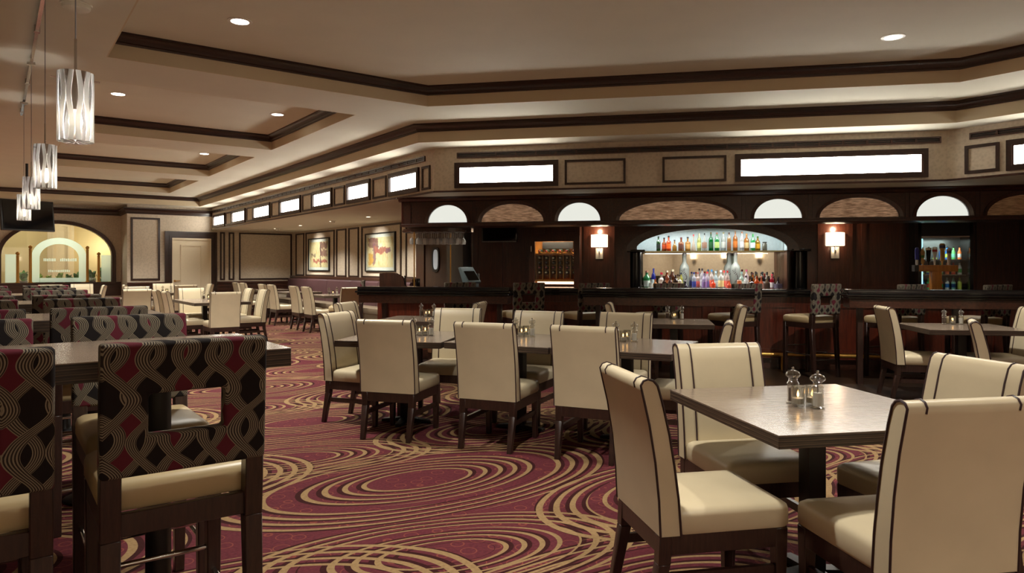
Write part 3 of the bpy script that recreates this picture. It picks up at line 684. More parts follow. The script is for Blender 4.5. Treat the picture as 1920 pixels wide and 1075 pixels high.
# ================================================================== DINING TABLES
def dining_table(wx, wy):
    e = empty('dining_table', '', 'table', (0, 0, 0), 0, 'grey brown dining tables')
    part('tabletop', MB().box(-wx/2, wx/2, -wy/2, wy/2, .747, .75), 'tabletop', e)
    part('layered_edge', MB().box(-wx/2, wx/2, -wy/2, wy/2, .70, .747), 'edge', e, bevel=.002, seg=1)
    part('top_plate', MB().box(-.14, .14, -.14, .14, .685, .70), 'blackmetal', e)
    part('pedestal', MB().box(-.04, .04, -.04, .04, .04, .69), 'blackmetal', e, bevel=.004)
    m = MB()
    for sx, sy in ((1, 0), (-1, 0), (0, 1), (0, -1)):
        m.loft([[(sx*a-sy*w_, sy*a+sx*w_, z0), (sx*a+sy*w_, sy*a-sx*w_, z0), (sx*a+sy*w_, sy*a-sx*w_, z1), (sx*a-sy*w_, sy*a+sx*w_, z1)] for a, w_, z0, z1 in ((0, .035, .012, .05), (.205, .026, .004, .026), (.215, .022, 0, .02))])
    part('cross_base', m, 'blackmetal', e)
    return e
TBL = {}
def W(X, Y):   # camera-aligned metres (right, forward) -> world
    c, s = cos(R(36.43)), sin(R(36.43)); return (c*X + s*Y, -s*X + c*Y)
def table(X, Y, rot, label, size=0, world=False):
    x, y = (X, Y) if world else W(X, Y)
    rz = rot if world else rot - 36.43
    if size not in TBL:
        t = dining_table(*((.90, .96), (.80, .84), (.92, .86))[size]); remember(t); TBL[size] = t
        t.location = (x, y, 0); t.rotation_euler = (0, 0, R(rz)); t['label'] = label; return t
    return dup(TBL[size], (x, y, 0), R(rz), label)
table(1.304, 3.053, 10.5, 'closest square dining table, set between four cream chairs')
table(-.925, 6.13, -10, 'first table of the joined row of three, beside the carpet aisle')
table(.07, 5.85, -25.7, 'middle table of the joined row of three')
table(.895, 5.455, -25.7, 'last table of the joined row of three, toward the closest table')
table(-1.09, 8.2, -11, 'small dark table before the counter with the payment terminal', 1)
table(1.79, 7.78, -11, 'small dark table below the bottle display', 1)
table(4.52, 7.08, -9, 'dark table below the beer taps', 2)
table(4.32, 4.93, -30, 'dark table cut off by the frame edge beyond the beer tap table', 0)
table(3.14, 12.93, 0, 'table by the aisle in front of the cream door, nearer half of a joined pair', 2, True)
table(3.14, 13.80, 0, 'table by the aisle in front of the cream door, farther half of a joined pair', 2, True)
table(2.25, 15.4, 0, 'table beyond the high tables, second row from the arch', 2, True)
table(3.35, 18.15, 0, 'table standing close to the cream door', 2, True)
table(1.1, 18.2, 0, 'table close to the arched window', 2, True)
for i, y in enumerate((14.55, 16.85, 19.1)):
    table(5.97, y, 90, f'{("nearest", "middle", "farthest")[i]} table along the plum banquette', 2, True)

# ================================================================== CREAM DINING CHAIRS
def dining_chair():
    e = empty('dining_chair', '', 'chair', (0, 0, 0), 0, 'cream dining chairs')
    part('seat', cushion(-.228, .228, -.19, .275, .368, .462, .03, .012), 'leather', e, smooth=50)
    rear = [(-.252, .368), (-.258, .50), (-.272, .64), (-.295, .78), (-.323, .90)]
    top = [(-.328, .922), (-.318, .938), (-.300, .944), (-.280, .938), (-.264, .920)]
    front = [(-.246, .86), (-.218, .74), (-.198, .62), (-.182, .50), (-.172, .368)]
    prof = rear+top+front
    part('backrest', MB().extrude_x(prof, -.232, .232), 'leather', e, smooth=50)
    off = lambda p, d: p
    for sx in (-.233, .233): part('piping', MB().tube([(sx, y, z) for y, z in prof], .0045, 5), 'piping', e, smooth=60)
    ins = [(y+.002, z) for y, z in front[::-1]] + [(y, z+.001) for y, z in top[::-1]] + [(rear[-1][0]-.001, rear[-1][1]+.005)]
    for sx in (-.165, .165): part('piping', MB().tube([(sx, y, z) for y, z in ins], .0042, 5), 'piping', e, smooth=60)
    m = MB(); z0, z1 = .295, .370
    m.box(-.222, .222, .236, .262, z0, z1).box(-.222, .222, -.250, -.224, z0, z1).box(-.222, -.196, -.224, .236, z0, z1).box(.196, .222, -.224, .236, z0, z1)
    part('seat_frame', m, 'espresso', e, bevel=.002, seg=1)
    for sx in (-1, 1):
        part('leg', MB().taper((sx*.200, .238, .366), (sx*.200, .238, 0), .050, .036), 'espresso', e, bevel=.003, seg=1)
        m = MB(); m.taper((sx*.200, -.226, .366), (sx*.200, -.232, .26), .050, .048); m.taper((sx*.200, -.232, .262), (sx*.196, -.285, 0), .048, .036); part('leg', m, 'espresso', e, bevel=.003, seg=1)
        part('stretcher', MB().box(sx*.200-.010, sx*.200+.010, -.250, .236, .185, .222), 'espresso', e)
    return e
CH = dining_chair(); remember(CH); first = [True]
def chair(X, Y, phi, label, world=False):
    x, y = (X, Y) if world else W(X, Y)
    h = phi if world else phi + 36.43
    if first[0]:
        first[0] = False; CH.location = (x, y, 0); CH.rotation_euler = (0, 0, -R(h)); CH['label'] = label; return CH
    return dup(CH, (x, y, 0), -R(h), label)
# closest table
chair(.742, 2.825, 79, 'cream chair at the closest table, seen from its side, back toward the joined row')
chair(1.142, 3.455, 170, 'cream chair on the far side of the closest table, facing the camera')
chair(1.79, 3.05, 256, 'cream chair on the near table opposite the side-on chair, its front turned to the tables')
chair(1.36, 2.475, -10, 'closest cream chair of all, its plain back filling the lower corner')
# joined row of three tables
chair(-.898, 5.723, 17, 'cream chair with its back to the camera, first along the joined row')
chair(-.092, 5.415, 22, 'cream chair with its back to the camera, middle of the joined row')
chair(.614, 5.12, 24, 'cream chair with its back to the camera, last along the joined row')
chair(-.595, 6.655, 192, 'cream chair facing the camera across the first table of the joined row')
chair(.129, 6.23, 204, 'cream chair facing the camera across the middle table of the joined row')
chair(.89, 5.99, 205, 'cream chair facing the camera across the last table of the joined row')
chair(-1.30, 6.20, 112, 'cream chair at the aisle end of the joined row')
chair(1.34, 5.35, 288, 'cream chair at the other end of the joined row, only its narrow side showing')
# bar-side tables
chair(-1.64, 8.06, 104, 'cream chair at the aisle side of the small table before the counter')
chair(-.66, 8.22, 281, 'cream chair on the bar side of the small table before the counter')
chair(1.40, 7.98, 102, 'cream chair at the aisle side of the table below the bottles')
chair(2.18, 7.62, 281, 'cream chair at the far side of the table below the bottles')
chair(4.15, 7.24, 100, 'cream chair with its back turned, at the table below the beer taps')
chair(4.92, 7.08, 281, 'cream chair at the frame edge, across the beer tap table')
chair(3.80, 5.245, 120, 'cream chair at the cut-off table, standing before the beer tap table')
# aisle pair by the door
C_ = 'cream dining chair '
chair(3.04, 12.24, 0, C_+'with its plain back to the camera, at the aisle pair of tables', True)
chair(2.62, 12.95, 90, C_+'on the window side of the aisle pair, nearer one', True)
chair(2.62, 13.82, 90, C_+'on the window side of the aisle pair, farther one', True)
chair(3.66, 12.93, 270, C_+'on the alcove side of the aisle pair, nearer one', True)
chair(3.66, 13.82, 270, C_+'on the alcove side of the aisle pair, farther one', True)
chair(3.10, 14.42, 180, C_+'at the far end of the aisle pair, facing the camera', True)
chair(2.12, 14.72, 0, C_+'back to camera, at the table behind the high tables', True)
chair(2.40, 16.1, 180, C_+'facing the camera at the table behind the high tables', True)
chair(3.38, 18.82, 180, C_+'facing the camera right in front of the cream door casing', True)
chair(3.95, 18.1, 270, C_+'on the alcove side of the table near the cream door', True)
chair(2.72, 18.2, 90, C_+'on the arch side of the table near the cream door', True)
chair(3.5, 17.45, 0, C_+'back to camera at the table near the cream door', True)
chair(1.72, 18.2, 270, C_+'on the door side of the table by the arched window', True)
chair(1.05, 18.9, 180, C_+'facing the camera below the etched arch', True)
chair(1.72, 19.5, 180, C_+'standing by itself below the right foot of the etched arch', True)
chair(.50, 18.2, 90, C_+'on the far side of the table by the arched window', True)
chair(1.0, 17.5, 0, C_+'back to camera at the table by the arched window', True)
# along the banquette
for i, (a, nm) in enumerate(((14.22, 'nearest'), (14.98, 'nearest'), (16.48, 'middle'), (17.18, 'middle'), (18.78, 'farthest'), (19.46, 'farthest'))):
    chair(5.50, a, 90, f'cream chair at the {nm} banquette table, the {("nearer", "farther")[i % 2]} of its pair', True)
chair(5.80, 13.55, 0, 'cream chair at the end of the nearest banquette table, plain back to camera', True)

# ================================================================== HIGH TABLES AND STOOLS
def high_table():
    e = empty('high_table', '', 'table', (0, 0, 0), 0, 'high tables in a row under the pendants')
    x0, x1, y0, y1 = -.64, .64, -.335, .335
    part('tabletop', MB().box(x0, x1, y0, y1, 1.066, 1.07), 'tabletop', e)
    part('layered_edge', MB().box(x0, x1, y0, y1, 1.008, 1.066), 'edge', e, bevel=.002, seg=1)
    for sx in (-.28, .28):
        part('top_plate', MB().box(sx-.15, sx+.15, -.15, .15, .995, 1.008), 'blackmetal', e)
        part('pedestal', MB().lathe([(.06, .03), (.045, .05), (.042, .3), (.042, 1.0)], 18, (sx, 0, 0)), 'blackmetal', e, smooth=40)
        part('base_plate', MB().lathe([(.15, 0), (.15, .012), (.12, .022), (.06, .035)], 24, (sx, 0, 0)), 'blackmetal', e, smooth=30)
    return e
HT = high_table(); remember(HT)
for i in range(4):
    lb = f'{("closest", "second", "third", "farthest")[i]} high table of the row under the pendants'
    loc = (.19, 2.745+2.02*i, 0)
    if i == 0: HT.location = loc; HT['label'] = lb
    else: dup(HT, loc, 0, lb)
def stool():
    e = empty('bar_stool', '', 'stool', (0, 0, 0), 0, 'patterned bar stools')
    part('seat', cushion(-.21, .21, -.205, .25, .668, .752, .03, .014), 'tan', e, smooth=50)
    m = MB(); z0, z1 = .605, .670
    m.box(-.205, .205, .215, .240, z0, z1).box(-.205, .205, -.235, -.210, z0, z1).box(-.205, -.18, -.21, .215, z0, z1).box(.18, .205, -.21, .215, z0, z1)
    part('seat_frame', m, 'espresso', e, bevel=.002, seg=1)
    for sx in (-1, 1):
        part('leg', MB().taper((sx*.183, .217, .667), (sx*.183, .222, 0), .050, .040), 'espresso', e, bevel=.003, seg=1)
        m = MB(); m.taper((sx*.190, -.235, .80), (sx*.190, -.222, .60), .052, .052); m.taper((sx*.190, -.222, .602), (sx*.190, -.262, 0), .052, .040); part('leg', m, 'espresso', e, bevel=.003, seg=1)
        part('foot_bar', MB().tube([(sx*.186, -.235, .28), (sx*.183, .217, .28)], .009, 8), 'chrome', e, smooth=60)
    part('foot_bar', MB().tube([(-.18, .219, .36), (.18, .219, .36)], .010, 8), 'chrome', e, smooth=60)
    part('foot_bar', MB().tube([(-.18, -.245, .22), (.18, -.245, .22)], .009, 8), 'chrome', e, smooth=60)
    # back: a padded frame around an open window, leaning slightly
    m = MB(); xs = (-.218, -.10, .10, .218); zs = (.775, .885, 1.0, 1.145)
    ly = lambda z, s: -.268 - (z-.775)*.07 + s*.062
    vid = {}
    for i_, x in enumerate(xs):
        for j_, z in enumerate(zs):
            for s in (0, 1): vid[i_, j_, s] = len(m.v); m.v.append((x, ly(z, s), z))
    for i_ in range(3):
        for j_ in range(3):
            if (i_, j_) == (1, 1): continue
            for s in (0, 1): m.f.append((vid[i_, j_, s], vid[i_+1, j_, s], vid[i_+1, j_+1, s], vid[i_, j_+1, s]))
    def wall(a, b): m.f.append((vid[(*a, 0)], vid[(*b, 0)], vid[(*b, 1)], vid[(*a, 1)]))
    for i_ in range(3): wall((i_, 0), (i_+1, 0)); wall((i_, 3), (i_+1, 3)); wall((0, i_), (0, i_+1)); wall((3, i_), (3, i_+1))
    wall((1, 1), (2, 1)); wall((1, 2), (2, 2)); wall((1, 1), (1, 2)); wall((2, 1), (2, 2))
    part('backrest', m, 'ribbon', e, bevel=.014, seg=3)
    return e
ST = stool(); remember(ST); sfirst = [True]
def put_stool(x, y, h, label):
    if sfirst[0]:
        sfirst[0] = False; ST.location = (x, y, 0); ST.rotation_euler = (0, 0, -R(h)); ST['label'] = label; return
    dup(ST, (x, y, 0), -R(h), label)
for i in range(4):
    nm = ('closest', 'second', 'third', 'farthest')[i]
    for x, side in ((.445, 'aisle end'), (-.09, 'inner place')):
        put_stool(x, 2.425+2.02*i, 0, f'patterned stool on the near side of the {nm} high table, {side}')
    for x, side in ((.475, 'aisle end'), (-.09, 'inner place')):
        put_stool(x, 3.14+2.02*i, 180, f'patterned stool on the far side of the {nm} high table, {side}')

# ================================================================== BAR COUNTER
bd = empty('bar_counter', 'long dark mahogany bar with black granite counter behind the stools', 'bar', tuple(BP(.3, 10, 0)), 0)
fd = bar(9.85)
part('front_panel', MB().box(-4.06, 6.0, -.06, 0, .0, 1.0, fd), 'redwood', bd, world=True)
part('end_panel', MB().box(-4.06, -4.0, -.62, -.06, 0, 1.0, fd), 'redwood', bd, world=True)
part('kick_board', MB().box(-4.06, 6.0, 0, .025, 0, .14, fd), 'mahogany_h', bd, world=True)
u = -4.0
while u < 5.9:
    b = u+1.18; part('raised_panel', frame_mb(fd, u+.06, b-.06, .22, .86, .045, 0, .022), 'redwood', bd, world=True); u = b
part('counter_slab', MB().box(-4.10, 6.05, -.66, .13, 1.0, 1.05, fd), 'granite', bd, world=True, bevel=.008)
part('counter_moulding', MB().box(-4.08, 6.0, 0, .10, .955, 1.0, fd), 'blackgloss', bd, world=True, bevel=.012)
rl = empty('foot_rail', 'brass foot rail along the base of the bar', 'rail', tuple(BP(.3, 9.75, 0)), 0)
part('rail_tube', MB().tube([fd(-4.0, .10, .20), fd(5.9, .10, .20)], .025, 12), 'brass', rl, world=True, smooth=60)
for u in (-3.5, -2.1, -.7, .7, 1.62, 2.55, 3.6, 4.9): part('rail_bracket', MB().tube([fd(u, .03, .16), fd(u, .10, .18)], .014, 8).tube([fd(u, .10, .0), fd(u, .10, .18)], .018, 8), 'brass', rl, world=True, smooth=60)
# free-standing drink ledges in front of the stools
fe = bar(8.58)
for lb, u0, u1, posts in (('dark drink ledge before the payment terminal, nearest the aisle', -3.82, -1.80, (-3.5, -2.6, -1.95)), ('dark drink ledge below the bottle display', -.88, 1.13, (-.7, .2, .98)), ('dark drink ledge below the beer taps', 2.14, 5.6, (2.3, 3.3, 4.3, 5.3))):
    e = empty('drink_ledge', lb, 'ledge', tuple(BP((u0+u1)/2, 8.7, 0)), 0, 'drink ledges before the bar')
    part('granite_top', MB().box(u0, u1, -.30, 0, 1.042, 1.095, fe), 'granite', e, world=True, bevel=.006)
    part('moulding', MB().box(u0-.02, u1+.02, -.32, .03, 1.015, 1.042, fe), 'blackgloss', e, world=True, bevel=.010)
    part('moulding', MB().box(u0+.0, u1-.0, -.30, .012, .985, 1.015, fe), 'blackgloss', e, world=True, bevel=.010)
    part('apron', MB().box(u0+.015, u1-.015, -.29, -.01, .885, .985, fe), 'mahogany_h', e, world=True, bevel=.003, seg=1)
    for u in posts: part('post', MB().box(u-.03, u+.03, -.19, -.13, 0, .885, fe), 'espresso', e, world=True)
# stools at the bar, turned a little
for i, u in enumerate((-2.72, -1.78, -.92, .02, .96, 1.88, 2.83, 3.74)):
    p = BP(u, 9.33 if i not in (2,) else 9.27); lb = ('beside the payment terminal', 'in the gap left of the bottle display, turned seat first', 'at the end of the middle drink ledge', 'hidden by the middle ledge, at the white bottles', 'hidden by the middle ledge, at its far end', 'in the gap left of the beer tap ledge, seen whole', 'half hidden at the start of the beer tap ledge', 'behind the beer tap ledge, near the frame edge')[i]
    put_stool(p.x, p.y, -22+36.43, f'patterned stool at the bar, {lb}')
put_stool(*BP(-4.75, 10.25).xy, -100+36.43, 'patterned stool past the open end of the bar')

# ================================================================== CANOPY
cp = empty('bar_canopy', 'dark mahogany canopy with arched panels over the bar', 'canopy', tuple(BP(.3, 10.1, ZS)), 0)
fc = bar(9.85); ZB, ZT, ZA = 1.955, 2.345, 2.0
part('body', MB().box(-3.67, 5.6, -.50, -.045, ZB+.02, ZT+.02, fc), 'mahogany_h', cp, world=True)
ARCH = [(-3.274, -2.683, 'moon'), (-2.472, -1.561, 'wavy_added_glow'), (-1.356, -.761, 'moon'), (-.499, 1.033, 'wavy_added_glow'), (1.286, 1.889, 'moon'), (2.107, 3.064, 'wavy_added_glow'), (3.268, 3.876, 'moon'), (4.078, 5.0, 'wavy')]
fz = MB(); edges = [-3.67]
def arc(u0, u1, grow=0, n=20):
    c, h = (u0+u1)/2, (u1-u0)/2+grow; return [(c-h*cos(pi*i/n), ZA+(.255+grow)*sin(pi*i/n)) for i in range(n+1)]
flat = lambda x, y, z: fc(x, z, y)
prev = -3.67
for u0, u1, _ in ARCH:
    fz.box(prev, u0, -.05, 0, ZB, ZT, fc); prev = u1
    a = arc(u0, u1)
    for (x0, z0), (x1, z1) in zip(a, a[1:]): fz.prism([(x0, z0), (x1, z1), (x1, ZT), (x0, ZT)], -.05, 0, flat)
    fz.box(u0, u1, -.05, 0, ZB, ZA, fc)
fz.box(prev, 5.6, -.05, 0, ZB, ZT, fc)
part('fascia_board', fz, 'mahogany_h', cp, world=True)
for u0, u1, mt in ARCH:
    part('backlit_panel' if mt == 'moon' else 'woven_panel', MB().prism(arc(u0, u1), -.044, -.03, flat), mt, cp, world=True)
    m = MB(); o, i_ = arc(u0, u1, .045), arc(u0, u1, .005)
    m.loft([[flat(x, 0, z) if False else fc(x, 0, z) for x, z in o], [fc(x, .022, z) for x, z in o], [fc(x, .012, z) for x, z in i_], [fc(x, -.03, z) for x, z in i_]], cap=False, close=False)
    part('arch_moulding', m, 'mahogany', cp, world=True, smooth=30)
bounds = [-3.57] + [(ARCH[i][1]+ARCH[i+1][0])/2 for i in range(len(ARCH)-1)] + [5.1]
for (a, b) in zip(bounds, bounds[1:]): part('bay_frame', frame_mb(fc, a+.02, b-.02, ZA-.018, 2.325, .012, 0, .012), 'mahogany_h', cp, world=True)
part('bottom_rail', MB().box(-3.69, 5.6, -.50, .02, ZB-.012, ZB+.03, fc), 'mahogany_h', cp, world=True, bevel=.006)
part('cornice', MB().prism([(0, ZT-.04), (.03, ZT-.03), (.05, ZT), (.10, ZT+.012), (.10, ZS-.001), (-.02, ZS-.001)], -3.72, 5.6, lambda d, z, a: fc(a, d, z)), 'mahogany_h', cp, world=True)
part('end_cornice', MB().box(-3.74, -3.62, -.50, .10, ZT, ZS-.001, fc), 'mahogany_h', cp, world=True, bevel=.012)
fend = lambda a, d, z: fc(-3.67-d, a, z)
part('end_board', MB().box(-3.685, -3.65, -.52, .0, ZB, ZT, fc), 'redwood', cp, world=True)
part('end_frame', frame_mb(fend, -.46, -.06, 2.0, 2.31, .03, .015, .03), 'mahogany_h', cp, world=True)

# hanging glass rack at the open end of the bar
gr = empty('glass_rack', 'dark oval hanging rack for stemmed glasses at the open end of the bar', 'rack', tuple(BP(-3.25, 10.2, 1.6)), 0)
RC = BP(-3.28, 10.35)
def rk(a, b, z): p = BP(-3.28+a, 10.35+b, z); return (p.x, p.y, z)
m = MB(); oo = [(.56*cos(2*pi*i/28), .30*sin(2*pi*i/28)) for i in range(28)]; ii = [(x*.93, y*.90) for x, y in oo]
m.loft([[rk(x, y, 1.88) for x, y in oo], [rk(x, y, 1.935) for x, y in oo], [rk(x, y, 1.935) for x, y in ii], [rk(x, y, 1.88) for x, y in ii], [rk(x, y, 1.88) for x, y in oo]], cap=False)
part('rack_rim', m, 'mahogany', gr, world=True)
for b in (-.2, -.1, 0, .1, .2): part('rack_slat', MB().loft([[rk(-.5, b-.012, z) for z in (1.885, 1.905)] + [rk(-.5, b+.012, z) for z in (1.905, 1.885)], [rk(.5, b-.012, z) for z in (1.885, 1.905)] + [rk(.5, b+.012, z) for z in (1.905, 1.885)]]), 'mahogany', gr, world=True)
for a, b in ((-.30, -.235), (.12, .27)): part('rack_pole', MB().tube([rk(a, b, 1.052), rk(a, b, 1.882)], .010, 8), 'brass', gr, world=True, smooth=60)
part('rack_hanger', MB().tube([rk(-.3, .1, 1.90), rk(-.3, .1, 2.37)], .012, 8), 'blackmetal', gr, world=True)
part('rack_hanger', MB().tube([rk(.4, .1, 1.90), rk(.4, .1, 2.37)], .012, 8), 'blackmetal', gr, world=True)
wg = empty('stemmed_glass', '', 'glass', (0, 0, 0), 0, 'stemmed glasses hanging in the rack')
part('foot', MB().lathe([(.032, 0), (.032, -.003), (.004, -.008)], 12), 'stemglass', wg, smooth=40); part('stem', MB().lathe([(.004, -.006), (.0035, -.085)], 8), 'stemglass', wg, smooth=60)
part('bowl', MB().lathe([(.004, -.083), (.022, -.10), (.034, -.125), (.036, -.15), (.030, -.185), (.028, -.185), (.034, -.15), (.020, -.104)], 14), 'stemglass', wg, smooth=60); remember(wg)
kk = 0
for b, rowname, cnt, z in ((-.15, 'front', 8, 1.884), (-.05, 'second', 8, 1.884), (.05, 'third', 8, 1.884), (.15, 'rear', 8, 1.884)):
    for i in range(cnt):
        p = rk(-.37+.105*i, b, z); lb = f'upturned stemmed glass, {ORD[i]} from the open bar end in the {rowname} row of the rack'
        if kk == 0: wg.location = p; wg['label'] = lb
        else: dup(wg, p, 0, lb)
        kk += 1

# ================================================================== BACK BAR WALL
fb = bar(12.6)
def wood_panel(lb, u0, u1, z0=.95, z1=2.3):
    e = empty('wood_panel', lb, 'panel', fb((u0+u1)/2, 0, z0), 0, 'wood panels of the back bar')
    part('panel_field', MB().box(u0+.05, u1-.05, 0, .02, z0+.05, z1-.05, fb), 'mahogany', e, world=True)
    part('panel_frame', frame_mb(fb, u0, u1, z0, z1, .06, 0, .035), 'mahogany', e, world=True)
    part('panel_bead', frame_mb(fb, u0+.06, u1-.06, z0+.06, z1-.06, .018, .02, .032), 'mahogany_h', e, world=True)
for lb, a, b in (('dark wood panel behind the small bar television, nearer the kitchen door', -3.28, -2.75), ('dark wood panel below the small bar television, nearer the wine cabinet', -2.74, -2.22), ('wood panel carrying the sconce nearer the wine cabinet', -1.26, -.72), ('wood panel carrying the sconce nearer the beer taps', 2.66, 3.20), ('tall wood door panel beside the beer cooler', 3.34, 4.00), ('tall dark panel beyond the beer cooler', 5.05, 5.75)):
    wood_panel(lb, a, b)
e = empty('bar_television', 'small black television above the back bar, beside the wine cabinet', 'television', fb(-2.8, .1, 1.79), 0)
part('screen', MB().box(-3.10, -2.50, .10, .106, 1.83, 2.14, fb), 'tvscreen', e, world=True); part('bezel', MB().box(-3.13, -2.47, .04, .10, 1.80, 2.16, fb), 'blackgloss', e, world=True, bevel=.01)
part('speaker_strip', MB().box(-3.12, -2.48, .10, .108, 1.803, 1.826, fb), 'steel', e, world=True); part('wall_bracket', MB().box(-2.9, -2.7, .036, .05, 1.9, 2.05, fb), 'blackmetal', e, world=True)
# wine cabinet
wc = empty('wine_cabinet', 'glazed wine cabinet with louvred top in the back bar wall', 'cabinet', fb(-1.74, 0, .95), 0)
cf = MB(); frame_mb(fb, -2.19, -1.30, .95, 1.90, .10, .36, .40, cf)
part('door_frame', cf, 'mahogany', wc, world=True); part('carcass', MB().box(-2.19, -1.30, 0, .02, .95, 2.2, fb).box(-2.14, -1.35, .02, .36, .95, .99, fb).box(-2.14, -1.35, .02, .36, 1.86, 1.92, fb), 'orangewood', wc, world=True)
part('side_board', MB().box(-2.19, -2.14, .02, .36, .95, 2.2, fb), 'mahogany', wc, world=True); part('side_board', MB().box(-1.35, -1.30, .02, .36, .95, 2.2, fb), 'mahogany', wc, world=True)
part('top_board', MB().box(-2.19, -1.30, .34, .37, 1.90, 2.2, fb), 'mahogany', wc, world=True)
for k_ in range(5): 
    z = 1.95+.035*k_
    for a, b in ((-2.12, -1.92), (-1.85, -1.64), (-1.57, -1.37)): part('louvre', MB().box(a, b, .37, .385, z, z+.018, fb), 'mahogany_h', wc, world=True)
part('door_glass', MB().box(-2.09, -1.40, .375, .38, 1.05, 1.80, fb), M['pane'], wc, world=True)
part('door_handle', MB().tube([fb(-2.15, .41, 1.62), fb(-2.15, .41, 1.72)], .008, 8).tube([fb(-2.15, .40, 1.63), fb(-2.15, .41, 1.63)], .006, 6).tube([fb(-2.15, .40, 1.71), fb(-2.15, .41, 1.71)], .006, 6), 'chrome', wc, world=True)
cols = [-2.02+.122*i for i in range(6)]
for i in range(7): part('divider', MB().box(-2.08+.122*i-.005, -2.08+.122*i+.005, .05, .34, 1.14, 1.56, fb), 'orangewood', wc, world=True)
for z in (1.10, 1.56): part('shelf', MB().box(-2.12, -1.37, .04, .35, z, z+.03, fb), 'orangewood', wc, world=True)
part('cooling_unit', MB().box(-2.0, -1.45, .02, .10, 1.68, 1.80, fb), 'blackmetal', wc, world=True)
part('strip_light', MB().box(-2.09, -1.40, .10, .12, .995, 1.09, fb), 'striplight', wc, world=True)
area(fb(-1.74, .30, 1.855), 8, .6, .1, (0, 0, -BA), (1, .82, .6))
FO = [plain('foil_red', (160, 50, 60), .4), plain('foil_black', (66, 56, 58), .4), plain('foil_cream', (222, 204, 170), .4), plain('dark_green_bottle', (20, 34, 22), .15)]
def on_wall(n0): return lambda x, y, z: None
for r_ in range(5):
    z = 1.595 if r_ == 0 else 1.475-.086*(r_-1)
    for c_ in range(6):
        e = empty('wine_bottle', f'wine bottle lying in the glazed cabinet, {ORD[r_]} row down, {ORD[c_]} from its handle side', 'bottle', fb(cols[c_], .10, z+.001), 0, 'wine bottles in the glazed cabinet')
        f = lambda x, y, zz, cx=cols[c_], cz=z+.038: fb(cx+x, .06+zz, cz+y)
        part('body', MB().lathe([(.037, 0), (.037, .18), (.016, .235), (.015, .25)], 12, fn=f), FO[3], e, world=True, smooth=50)
        part('foil', MB().lathe([(.0165, .235), (.0165, .275), (.014, .277)], 10, fn=f), FO[(r_*5+c_*3) % 3], e, world=True, smooth=50)
# sconces
M['satin'] = plain('satin_nickel', (205, 200, 190), .45, .6)
def sconce(u0, lb, group='sconces on the back bar'):
    e = empty('wall_sconce', lb, 'lamp', fb(u0, .03, 1.5), 0, group)
    part('shade', MB().prism([(-.145, .03), (.145, .03), (.145, .07), (.09, .12), (0, .135), (-.09, .12), (-.145, .07)], 1.705, 1.925, lambda x, y, z: fb(u0+x, y, z)), 'sconce_shade', e, world=True, bevel=.006)
    part('back_plate', MB().box(u0-.065, u0+.065, .033, .05, 1.495, 1.685, fb), 'satin', e, world=True, bevel=.004)
    part('arm', MB().tube([fb(u0, .05, 1.58), fb(u0, .085, 1.58), fb(u0, .085, 1.71)], .012, 8), 'chrome', e, world=True, smooth=60)
    point(fb(u0, .15, 1.985), 6, (1, .70, .46), .03); point(fb(u0, .17, 1.66), 1.2, (1, .75, .5), .03)
sconce(-.985, 'lit square wall sconce between wine cabinet and bottle display')
sconce(2.925, 'lit square wall sconce between bottle display and beer taps')
# beer cooler
bc = empty('beer_cooler', 'dark glass-door beer cooler in the back bar wall', 'cooler', fb(4.46, 0, .9), 0)
part('cabinet_frame', frame_mb(fb, 4.07, 4.86, .90, 2.10, .05, .0, .40), 'blackgloss', bc, world=True)
part('back_wall', MB().box(4.1, 4.83, .0, .03, .93, 2.07, fb), 'steel', bc, world=True)
part('header_panel', MB().box(4.11, 4.82, .36, .39, 1.84, 2.05, fb), 'blackmetal', bc, world=True); part('header_trim', MB().box(4.11, 4.82, .36, .395, 1.815, 1.838, fb), 'chrome', bc, world=True)
part('door_glass', MB().box(4.12, 4.81, .375, .38, .95, 1.81, fb), M['pane'], bc, world=True)
for z in (.98, 1.22, 1.46): part('shelf', MB().box(4.12, 4.81, .05, .33, z, z+.012, fb), 'chrome', bc, world=True)
part('side_strip', MB().box(4.125, 4.15, .34, .37, .97, 1.80, fb), emit('cooler_strip', (170, 225, 235), 1.2), bc, world=True)
area(fb(4.46, .33, 1.80), 5, .5, .1, (0, 0, -BA), (.8, 1, .95))
CC = [(40, 110, 190), (210, 60, 40), (200, 215, 90), (90, 170, 90), (220, 220, 215), (30, 70, 130), (235, 120, 60), (120, 190, 170)]
CM = [plain(f'bottle_color_{i}', c, .3) for i, c in enumerate(CC)]
for r_, z in enumerate((.993, 1.233, 1.473)):
    for c_ in range(7):
        e = empty('beer_bottle', f'beer bottle in the cooler, {("bottom", "middle", "top")[r_]} shelf, {ORD[c_]} from its hinge by the tall door panel', 'bottle', fb(4.20+.09*c_, .20, z), 0, 'beer bottles in the cooler')
        part('body', MB().lathe([(.030, 0), (.030, .11), (.013, .15), (.012, .19)], 10), CM[(c_*3+r_*2) % 8], e, smooth=50)
        part('label', MB().lathe([(.0306, .03), (.0306, .09)], 10), CM[(c_*5+r_+4) % 8], e, smooth=50); part('cap', MB().lathe([(.014, .185), (.014, .2)], 10), 'chrome', e)

